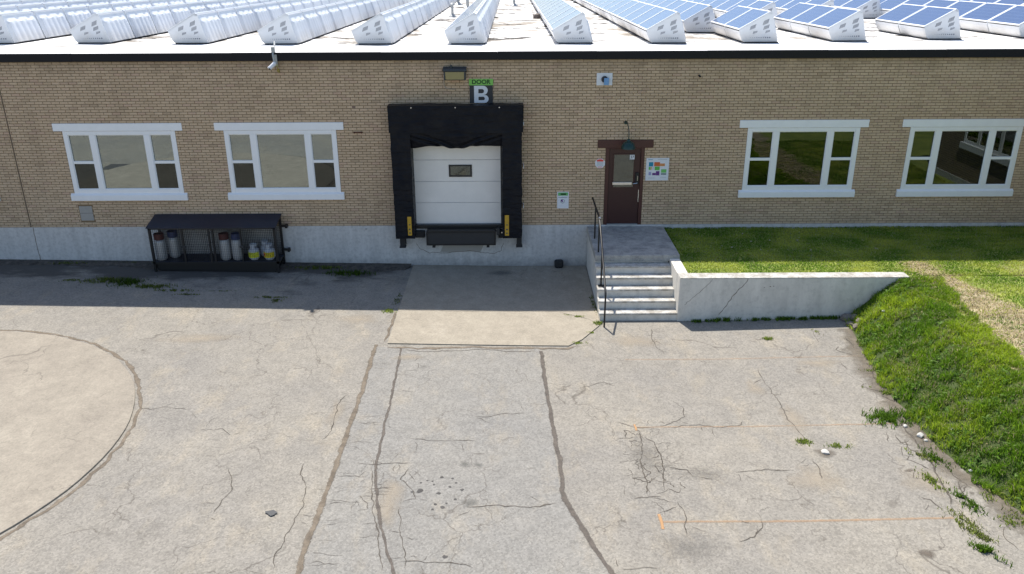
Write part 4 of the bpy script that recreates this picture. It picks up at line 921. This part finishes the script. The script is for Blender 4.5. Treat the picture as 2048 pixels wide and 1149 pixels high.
mb = MB(); mb.prism([(2.44 + .145 * math.cos(R(22.5 + 45 * i)), 3.01 + .145 * math.sin(R(22.5 + 45 * i))) for i in range(8)], -.022, -.012, 'y')
oc = ob("octagon_sign", mb, 'signwhite', None); tag(oc, "small white octagonal warning sign with red top left of the brown door", "sign")
ob("red_band", MB().box(2.35, 2.53, -.0245, -.0225, 3.06, 3.11).box(2.39, 2.49, -.0245, -.0225, 3.12, 3.135), 'red', oc)
for z in (3.03, 3.0, 2.97, 2.94): ob("print_line", MB().box(2.345, 2.53, -.0242, -.0226, z, z + .008), 'pgrey', oc)
ob("red_line", MB().box(2.38, 2.50, -.0242, -.0226, 2.90, 2.915), 'red', oc)
ns = ob("notice_sign", MB().box(1.275, 1.60, -.022, -.012, 1.73, 2.21), 'signwhite', None, bev=.003); tag(ns, "upright white notice with green header between dock and steps", "sign")
ob("green_header", MB().box(1.30, 1.575, -.0245, -.0225, 2.10, 2.19), 'midgreen', ns)
ob("header_print", MB().box(1.37, 1.52, -.027, -.025, 2.12, 2.165), 'txtgreen', ns)
ob("print_line", MB().box(1.31, 1.56, -.0245, -.0225, 2.045, 2.062), 'pgrey', ns)
mb = MB(); 
for i in range(20):
    a, b = 2 * math.pi * i / 20, 2 * math.pi * (i + 1) / 20
    mb.face([(1.43 + r * math.cos(t), -.0235, 1.94 + r * math.sin(t)) for r, t in ((.062, a), (.062, b), (.048, b), (.048, a))])
ob("round_symbol", mb, 'pgrey', ns); ob("symbol_figure", MB().box(1.385, 1.43, -.0245, -.0225, 1.93, 1.985).box(1.41, 1.45, -.0244, -.0226, 1.915, 1.93), 'pur', ns)
# small fittings
tag(ob("faded_label", MB().box(-4.27, -3.99, -.0125, -.0095, 4.535, 4.60), 'ghost', None), "faded brown sticker on the bricks left of the dock seal's top", "sticker")
rb = ob("rusty_bracket", MB().box(-4.28, -4.03, -.03, -.010, 3.875, 3.91).tube([(-4.25, -.03, 3.89), (-4.25, -.1, 3.885)], .015, 6).tube([(-4.06, -.03, 3.885), (-4.06, -.07, 3.88)], .015, 6), 'rust', None); tag(rb, "small rusty bracket on the wall between window and dock", "bracket")
tag(ob("iron_stub", MB().tube([(4.98, -.005, 5.36), (5.01, -.05, 5.32)], .024, 7), 'black', None), "small black iron stub sticking out high on the bricks", "bolt")
sc_ = thing("security_camera", "white bullet camera hung from a bracket over the roof edge", "camera", (-6.2, -.2, 5.65))
ob("mast", MB().tube([(-.03, .42, .60), (-.0, .30, .53), (.01, .12, .45), (.01, -.0, .30), (.03, .0, .1)], .022, 8), 'greymetal', sc_, smooth=True)
ob("bracket_box", MB().box(-.03, .06, .02, .10, .36, .50), 'greymetal', sc_, bev=.006)
ob("mount_plate", MB().box(-.03, .08, .10, .128, .0, .30), 'greymetal', sc_, bev=.004)
ob("camera_body", MB().tube([(.04, -.0, .09), (-.085, -.10, -.03)], .052, 14), 'whitemetal', sc_, smooth=True)
ob("sun_hood", MB().tube([(.05, .0, .115), (-.11, -.12, -.02)], .03, 6), 'whitemetal', sc_)
ob("lens_front", MB().tube([(-.086, -.101, -.031), (-.092, -.106, -.037)], .042, 12), 'black', sc_)
ob("cable", MB().tube([(.07, .12, .1), (.06, .10, .0), (.07, .12, -.08), (.05, .14, -.12), (.10, .13, -.17), (.085, .14, -.06)], .013, 6), 'ycable', sc_, smooth=True)

# ---------------------------------------------------------------- landing, stairs, retaining wall
st = thing("entry_stairs", "concrete landing with five worn steps leading down from the brown door", "stairs", (0, 0, 0))
ob("landing", MB().box(2.13, 4.28, -2.54, -.032, 1.04, 1.205), 'landing', st, bev=.012)
ob("landing_base", MB().box(2.15, 4.0, -2.50, -.032, 0, 1.04), 'conc_wall', st)
for i in range(5):
    z1 = 1.0 - .2 * i; y1 = -2.50 - .288 * i; y0 = y1 - .288
    zb_ = -.05
    ob("riser_block", MB().box(2.14, 4.018, y0 + .02, y1 + .0 + (.0 if i else 0), zb_, z1 - .05), 'conc_wall', st)
    ob("tread", MB().box(2.12, 4.018, y0, y1 + .021, z1 - .05, z1), 'tread', st, bev=.012)
rw = thing("retaining_wall", "cracked white concrete retaining wall right of the steps", "wall", (0, 0, 0))
ob("cheek", MB().box(4.02, 4.275, -3.62, -2.545, 0, 1.115), 'conc_wall', rw, bev=.012)
mb = MB(); mb.box(4.02, 9.5, -3.955, -3.62, -.1, 1.1); ob("wall_body", mb, 'conc_wall', rw, bev=.014)
ob("wall_cap", MB().box(4.02, 9.5, -3.962, -3.61, 1.101, 1.118), 'tread', rw, bev=.006)
ob("crack", wallstrip([(4.79, 1.09), (4.70, .95), (4.57, .82), (4.35, .62), (4.17, .42)], .008, -3.9575, 1), 'crack', rw)
ob("crack", wallstrip([(5.64, 1.09), (5.58, .96), (5.45, .81), (5.35, .7), (5.26, .55), (5.15, .35), (5.02, .15)], .014, -3.9575, 5), 'crack', rw)
ob("pock_mark", MB().box(6.18, 6.21, -3.958, -3.9555, .88, .90).box(6.26, 6.29, -3.958, -3.9555, .89, .905).box(6.05, 6.07, -3.958, -3.9555, .86, .875), 'crack', rw)
# handrail
hr = thing("handrail", "black steel handrail with four posts beside the steps", "handrail", (0, 0, 0))
ob("post", MB().tube([(2.24, -1.15, 1.2), (2.24, -1.15, 2.07)], .022, 10), 'black', hr)
ob("post", MB().tube([(2.23, -2.27, 1.2), (2.23, -2.27, 2.08)], .022, 10), 'black', hr)
ob("post", MB().tube([(2.23, -3.10, .6), (2.235, -3.10, 1.60)], .022, 10), 'black', hr)
ob("post", MB().tube([(2.205, -4.30, .0), (2.21, -4.30, .80)], .022, 10), 'black', hr)
ob("rail", MB().tube([(2.22, -.5, 2.16), (2.235, -1.15, 2.10), (2.235, -2.27, 2.09), (2.23, -2.32, 2.08), (2.225, -3.1, 1.58), (2.215, -4.12, .93), (2.21, -4.25, .88), (2.21, -4.30, .80)], .025, 10), 'black', hr, smooth=True)
ob("rail_knob", MB().lathe([(.03, 2.11), (.034, 2.13), (.02, 2.15)], 2.235, -2.29, 12), 'chrome', hr)
ob("foot_plate", MB().box(2.16, 2.32, -3.22, -3.06, .6, .612), 'black', hr)

# ---------------------------------------------------------------- propane cage and cylinders
cg = thing("propane_cage", "black steel gas bottle cage with sloping dark blue roof against the wall", "cage", (0, 0, 0))
x0, x1, yb, yf = -9.98, -6.49, -.08, -.76; zf = .46; zt = 1.44
mb = MB(); mb.prism([(yb, 1.64), (yf - .04, 1.455), (yf - .04, 1.435), (yb, 1.60)], x0 - .03, x1 + .03, 'x'); ob("sheet_roof", mb, 'navy', cg)
lg = lambda x, y, z0, z1: ob("leg", MB().box(x - .03, x + .03, y - .03, y + .03, z0, z1), 'black', cg)
for x in (x0 + .03, x1 - .03):
    lg(x, yf + .03, zl(x), zt); lg(x, yb - .03, zl(x), 1.55)
for x, w_ in ((-9.06, .05), (-8.33, .05), (-8.22, .05), (-7.46, .03)): ob("door_post", MB().box(x - w_ / 2, x + w_ / 2, yf - .005, yf + .04, zf, zt), 'black', cg)
ob("frame_rail", MB().box(x0, x1, yf, yf + .05, zt - .05, zt).box(x0, x1, yf, yf + .05, zf - .07, zf - .01).box(x0, x1, yb - .05, yb, zf - .07, zf - .01), 'black', cg)
ob("frame_rail", MB().box(x0, x0 + .05, yf, yb, zf - .07, zf - .01).box(x1 - .05, x1, yf, yb, zf - .07, zf - .01), 'black', cg)
ob("floor_plate", MB().box(x0, x1, yf + .01, yb, zf - .01, zf), 'navy', cg)
ob("shade_skirt", MB().prism([(x0 + .08, .20), (x1 - .12, .12), (x1 + .04, .42), (x0 + .02, .42)], yf + .06, yf + .09, 'y').prism([(x0 + .08, .20), (x1 - .12, .12), (x1 + .04, .42), (x0 + .02, .42)], yb - .2, yb - .17, 'y'), 'black', cg)  # cage skirt, enlarged as black sheets standing in for shade under the floor
mb = MB()
for i in range(int((x1 - x0) / .05)):
    x = x0 + .03 + i * .05; mb.box(x, x + .006, yb - .052, yb - .048, zf, 1.55); mb.box(x, x + .005, yf + .012, yf + .016, zf, zt)
for j in range(19):
    z = zf + .04 + j * .05; mb.box(x0, x1, yb - .047, yb - .044, z, z + .007); mb.box(x0, x1, yf + .017, yf + .020, z, z + .005); mb.box(x1 - .03, x1 - .026, yf, yb, z, z + .004)
for j in range(11): mb.box(x1 - .03, x1 - .026, yf + j * .06, yf + j * .06 + .004, zf, zt)
ob("wire_mesh", mb, 'black', cg, kind="stuff")
for x in (-9.06, -7.46): ob("latch", MB().box(x - .05, x + .06, yf - .03, yf - .006, .86, .93), 'steelgrey', cg, bev=.004)
for x, z in ((-8.28, 1.28), (-8.28, 1.0), (-8.28, .75)): ob("hinge", MB().tube([(x - .09, yf - .01, z - .05), (x + .07, yf - .02, z + .06)], .013, 6), 'steelgrey', cg)
for z in (1.30, .60): ob("wall_bracket", MB().box(x1, x1 + .17, yb - .10, yb - .04, z - .03, z + .03).box(x1 + .13, x1 + .19, yb - .16, yb - .02, z - .045, z + .045), 'black', cg)
def tall(x, y, label, collar, rot=0):
    t = thing("gas_cylinder", label, "gas cylinder", (x, y, zf), "tall forklift gas cylinders in the cage", rot)
    ob("body", MB().lathe([(.10, 0), (.135, .015), (.15, .05), (.152, .12), (.152, .50), (.14, .56), (.11, .60), (.06, .62)], 0, 0, 24), 'silver', t, smooth=True)
    ob("collar", MB().lathe([(.125, .59), (.135, .60), (.135, .76), (.120, .76), (.118, .62)], 0, 0, 24), collar, t, smooth=True)
    ob("valve", MB().tube([(0, 0, .61), (0, 0, .72)], .025, 10).tube([(0, 0, .68), (.0, -.09, .68)], .018, 8), 'chrome', t)
    ob("foot_ring", MB().lathe([(.115, 0), (.12, .0), (.12, .03), (.11, .03)], 0, 0, 20), 'chrome', t)
    ob("weld_band", MB().lathe([(.153, .30), (.155, .305), (.155, .315), (.153, .32)], 0, 0, 24), 'silver', t)
tall(-9.80, -.54, "tall silver gas cylinder with maroon collar at the far left of the cage", 'maroon')
tall(-9.52, -.30, "tall gas cylinder with dark collar behind the leftmost one", 'bluedark', 1)
tall(-8.00, -.54, "tall silver gas cylinder with maroon collar right of the cage's centre posts", 'maroon', 2)
tall(-7.66, -.54, "tall silver gas cylinder with blue collar next to the small grill tanks", 'bluedark', 3)
def small(x, y, label, lab, red=False, rot=0):
    t = thing("propane_tank", label, "propane tank", (x, y, zf), "small grill propane tanks in the cage", rot)
    ob("body", MB().lathe([(.10, .02), (.13, .03), (.152, .07), (.155, .12), (.155, .22), (.14, .28), (.10, .315), (.05, .325)], 0, 0, 24), 'greytank', t, smooth=True)
    ob("foot_ring", MB().lathe([(.10, 0), (.105, 0), (.105, .03), (.10, .03)], 0, 0, 18), 'greytank', t)
    mb = MB()
    for a0 in (-150, 30):
        for i in range(6):
            a, b = R(a0 + i * 15), R(a0 + i * 15 + 15)
            mb.face([(.095 * math.cos(t_), .095 * math.sin(t_), z_) for t_, z_ in ((a, .31), (b, .31), (b, .40), (a, .40))])
    for i in range(24):
        a, b = R(i * 15), R(i * 15 + 15); mb.face([(.097 * math.cos(t_), .097 * math.sin(t_), z_) for t_, z_ in ((a, .40), (b, .40), (b, .445), (a, .445))])
    c_ = ob("collar", mb, 'greytank', t); s_ = c_.modifiers.new("thick", 'SOLIDIFY'); s_.thickness = .008
    ob("valve", MB().tube([(0, 0, .32), (0, 0, .38)], .025, 10), 'chrome', t)
    if lab:
        mb = MB()
        for i in range(12):
            a, b = R(-160 + i * 11.6), R(-160 + (i + 1) * 11.6); mb.face([(.1575 * math.cos(t_), .1575 * math.sin(t_), z_) for t_, z_ in ((a, .08), (b, .08), (b, .235), (a, .235))])
        l_ = ob("label_band", mb, lab, t)
        if red:
            mb = MB()
            for i in range(3):
                a, b = R(-150 + i * 10), R(-140 + i * 10); mb.face([(.159 * math.cos(t_), .159 * math.sin(t_), z_) for t_, z_ in ((a, .14), (b, .11), (b, .19), (a, .20))])
            ob("red_print", mb, 'red', l_)
        mb = MB()
        for z_, a0, k_ in ((.20, -130, 5), (.165, -125, 4), (.13, -128, 5)):
            for i in range(k_):
                a, b = R(a0 + i * 14), R(a0 + i * 14 + 8); mb.face([(.1585 * math.cos(t_), .1585 * math.sin(t_), q_) for t_, q_ in ((a, z_), (b, z_), (b, z_ + .018), (a, z_ + .018))])
        ob("label_print", mb, 'signblack', l_)
small(-7.21, -.54, "small grey propane tank with yellow-green label, left of the grill tanks", 'tanklabel')
small(-6.97, -.26, "small unlabelled grey propane tank standing behind the other two", None)
small(-6.78, -.54, "small grey propane tank with yellow and red label at the cage's right end", 'tanklabel2', True)

# ---------------------------------------------------------------- solar rows on the roof
ZR = 5.972; ML = 1.80; TL = 1.74
def tub_mesh():
    mb = MB(); L = TL
    # left belly and bottom
    prof = [(.0, .0), (-.06, .05), (-.13, .2), (-.16, .30), (-.15, .315), (.70, .80), (.74, .80), (.97, 0)]
    # end caps
    for y in (0, L): mb.face([(a, y, b) for a, b in (prof[:4] + [(-.16, .345), (.70, .835), (.755, .80), (.97, .0)])])
    ringp = prof[:4]
    for a, b in zip(ringp, ringp[1:]): mb.face([(a[0], 0, a[1]), (b[0], 0, b[1]), (b[0], L, b[1]), (a[0], L, a[1])])
    # flange on top of back
    mb.box(.685, .755, 0, L, .765, .80)
    # ribbed back
    nu, nv = 45, 12; P = []
    base0 = Vector((.755, 0, .765)); base1 = Vector((.97, 0, 0)); nrm = Vector((.765, 0, .215)).normalized()
    for j in range(nv + 1):
        t = j / nv; row_ = []
        for i in range(nu + 1):
            u_ = i / nu; s_ = (u_ - .06) / .88
            out = 0
            if 0 < s_ < 1:
                top = .20 - .055 * abs(math.sin(s_ * math.pi * 2.5)) - .02 * abs(math.sin(s_ * math.pi * 5))
                if t > top: out = .055 * min(1, (t - top) / .06) * min(1, s_ / .03, (1 - s_) / .03) + .016 * abs(math.sin(s_ * math.pi * 5)) * min(1, (t - top) / .06)
            p = base0.lerp(base1, t) + nrm * out; row_.append((p.x, u_ * L, max(0, p.z)))
        P.append(row_)
    b = len(mb.v); n = nu + 1
    for r_ in P: mb.v += r_
    for i in range(nv):
        for j in range(nu): a = b + i * n + j; mb.f.append((a, a + n, a + n + 1, a + 1)); mb.mi.append(0)
    me = mb.mesh("tub", 'tub'); me.shade_smooth(); me.set_sharp_from_angle(angle=R(32)); return me
tubm = tub_mesh()
def panel_mesh():
    mb = MB(); a = Vector((-.165, 0, .325)); b = Vector((.705, 0, .815)); d = (b - a).normalized(); n_ = Vector((-d.z, 0, d.x)); L = TL
    def slab(s0, s1, y0, y1, h, mi):
        p0 = a + d * s0; p1 = a + d * s1
        mb.prism([(p0.x, p0.z), (p1.x, p1.z), (p1.x + n_.x * h, p1.z + n_.z * h), (p0.x + n_.x * h, p0.z + n_.z * h)], y0, y1, 'y', mi)
    W_ = (b - a).length
    slab(.035, W_ - .035, .04, L - .04, .03, 0); slab(0, .035, 0, L, .036, 1); slab(W_ - .035, W_, 0, L, .036, 1); slab(.035, W_ - .035, 0, .04, .036, 1); slab(.035, W_ - .035, L - .04, L, .036, 1)
    return mb.mesh("solar_panel", ['cells', 'alu'])
panm = panel_mesh()
def vents_mesh():
    mb = MB()
    def slats(cx_, cz_, n, h, lean, sk=1.):
        for i in range(n):
            x = cx_ + i * .032; hh = h * (1 - i * .12 * sk); mb.prism([(x, cz_ + i * .012), (x + .018, cz_ + i * .012), (x + .018 + lean, cz_ + hh + i * .012), (x + lean, cz_ + hh + i * .012)], -.004, -.001, 'y')
    slats(.50, .46, 5, .12, .03, -.1); slats(.53, .33, 5, .10, .02, 0); slats(.60, .24, 4, .07, .015, .8); slats(.14, .33, 5, .11, .03, .0); slats(.24, .22, 4, .07, .015, .8)
    for i in range(10):
        r = .006 + .0018 * i; x = .18 + i * .062; mb.prism([(x + r * math.cos(R(60 * q)), .12 + r * math.sin(R(60 * q))) for q in range(6)], -.004, -.001, 'y')
    return mb.mesh("vent_slots", 'slot')
venm = vents_mesh()
def solar_row(x0, y0, n, label):
    t = thing("solar_row", label, "solar panels", (x0, y0, ZR), "rows of solar panels on the roof")
    ob("shadow_strip", MB().box(.02, .99, -.03, n * ML - .03, -.005, .03), 'rubber', t)  # black strip added under the tubs to draw their shadow line
    for i in range(n):
        a = link("tub", tubm, t, (0, i * ML, .028))
        if i == 0: link("vent_slots", venm, a)
        link("solar_panel", panm, t, (0, i * ML, .028))
rowsL = [(-12.97 - 2.87 * k_, 3.3, 19) for k_ in range(7)][::-1]
names = {}
lab = ["far-left solar row showing only its ribbed white backs, outermost of all", "second solar row from the roof's far left", "third solar row from the roof's far left", "fourth solar row from the far left, rising out of the top-left corner", "solar row just left of the one cut by the photo's left edge", "white-backed solar row whose vented end is cut by the photo's left edge", "leftmost solar row whose vented white end shows complete"]
for (x, y, n), l_ in zip(rowsL, lab): solar_row(x, y + (0 if x > -17 else .6), n, l_)
solar_row(-9.94, 3.0, 19, "solar row second from left with a complete vented white end, above the left window")
solar_row(-7.19, 2.65, 19, "solar row whose white vented end stands above the security camera")
solar_row(-4.43, 2.5, 19, "solar row whose white vented end stands left of the dock's floodlight")
solar_row(-1.74, 2.4, 19, "solar row above the floodlight, last before the wide roof gap")
solar_row(1.37, 2.45, 19, "solar row with pale panels just right of the wide roof gap")
solar_row(4.07, 2.35, 19, "long solar row ending above the white alarm plate and the brown door")
solar_row(6.74, 2.4, 2, "short two-panel solar row above the third window's left end")
solar_row(9.43, 2.7, 3, "three-panel solar row above the third window's right end")
solar_row(12.46, 3.2, 2, "short two-panel solar row above the rightmost window")
solar_row(15.5, 3.6, 6, "solar row cut off by the photo's top right edge, low white belly showing")
solar_row(18.45, 4.2, 8, "solar row beyond the top right edge row")
solar_row(5.90, 6.26, 16, "set-back solar row tucked behind the short two-panel row")
solar_row(8.77, 8.9, 15, "set-back solar row behind the three-panel row")
solar_row(11.64, 11.0, 14, "set-back solar row seen between the three-panel row and the rightmost short one")
solar_row(14.5, 13.6, 12, "set-back solar row with its vented end seen right of the three-panel row")
solar_row(17.4, 16.0, 11, "set-back solar row near the top right, farthest but one")
solar_row(21.3, 6.0, 16, "rightmost solar row on the roof")
# roof bits
for i, (x, y, r, lb) in enumerate([(1.42, 9.7, .17, "grey roof stone left of the pale-panelled row, nearer one"), (1.15, 15, .2, "grey roof stone left of the pale-panelled row, farther one")]): 
    tag(rock(x, y, ZR + .08, r, 'rock', i + 9), lb, "stone", "stones on the roof")
def roofpipe(x, y, h, r, lb):
    t = thing("roof_vent", lb, "vent", (x, y, ZR), "vent pipes on the roof")
    ob("pipe", MB().tube([(0, 0, 0), (0, 0, h)], r, 10), 'greymetal', t); ob("flashing", MB().lathe([(r * 3.2, 0), (r * 3.0, .03), (r * 1.1, .14)], 0, 0, 14), 'greymetal', t); ob("pipe_cap", MB().lathe([(r * 1.7, h), (r * 1.7, h + .04), (.01, h + .12)], 0, 0, 12), 'greymetal', t)
roofpipe(-2.6, 16.3, .5, .06, "roof vent pipe nearest the front in the gap left of centre"); roofpipe(-2.3, 24, .8, .08, "taller roof vent pipe behind the nearest one"); roofpipe(-3.1, 29, .9, .09, "farthest vent pipe left of centre"); roofpipe(.2, 27, .8, .07, "vent pipe standing in the middle of the wide roof gap")

# ---------------------------------------------------------------- wing of the building beyond the right edge (mirrored in the right window)
k = NT("wing_brickwork")
bt = k.n("ShaderNodeTexBrick"); bt.inputs["Scale"].default_value = 1; bt.inputs["Brick Width"].default_value = BW; bt.inputs["Row Height"].default_value = BH; bt.inputs["Mortar Size"].default_value = .006
bt.inputs["Color1"].default_value = (.34, .27, .19, 1); bt.inputs["Color2"].default_value = (.29, .23, .16, 1); bt.inputs["Mortar"].default_value = (.10, .075, .05, 1)
s3 = k.n("ShaderNodeSeparateXYZ"); k.L(k.pos(), s3.inputs[0]); c3 = k.n("ShaderNodeCombineXYZ"); k.L(s3.outputs[1], c3.inputs[0]); k.L(s3.outputs[2], c3.inputs[1]); k.L(c3.outputs[0], bt.inputs["Vector"])
k.col(bt.outputs["Color"]).set(Roughness=.9); M['wingbrick'] = k.m
wg = thing("building_wing", "brick wing with a white window, seen mirrored in the rightmost window", "building", (0, 0, 0))
ob("wing_wall", MB().box(15.25, 22, -6.8, -.035, 1.3, 5.8), 'wingbrick', wg); ob("foundation", MB().box(15.22, 22.03, -6.83, -.035, .9, 1.298), 'found', wg)
ob("roof_edge", MB().box(15.18, 22.1, -6.9, -.08, 5.80, 5.96), 'fascia', wg)
wf = ob("window", MB().box(15.21, 15.26, -5.1, -5.0, 2.5, 4.2).box(15.21, 15.26, -2.2, -2.1, 2.5, 4.2).box(15.21, 15.26, -5.0, -2.2, 4.1, 4.2).box(15.21, 15.26, -5.0, -2.2, 2.5, 2.6).box(15.21, 15.26, -4.3, -4.15, 2.6, 4.1).box(15.21, 15.26, -3.05, -2.9, 2.6, 4.1), 'vinyl', wg)
ob("pane", MB().box(15.235, 15.248, -5.0, -4.3, 2.6, 4.1).box(15.235, 15.248, -4.15, -3.05, 2.6, 4.1).box(15.235, 15.248, -2.9, -2.2, 2.6, 4.1), 'glass', wf)
ob("sill", MB().box(15.15, 15.26, -5.2, -2.0, 2.3, 2.5), 'white', wf)
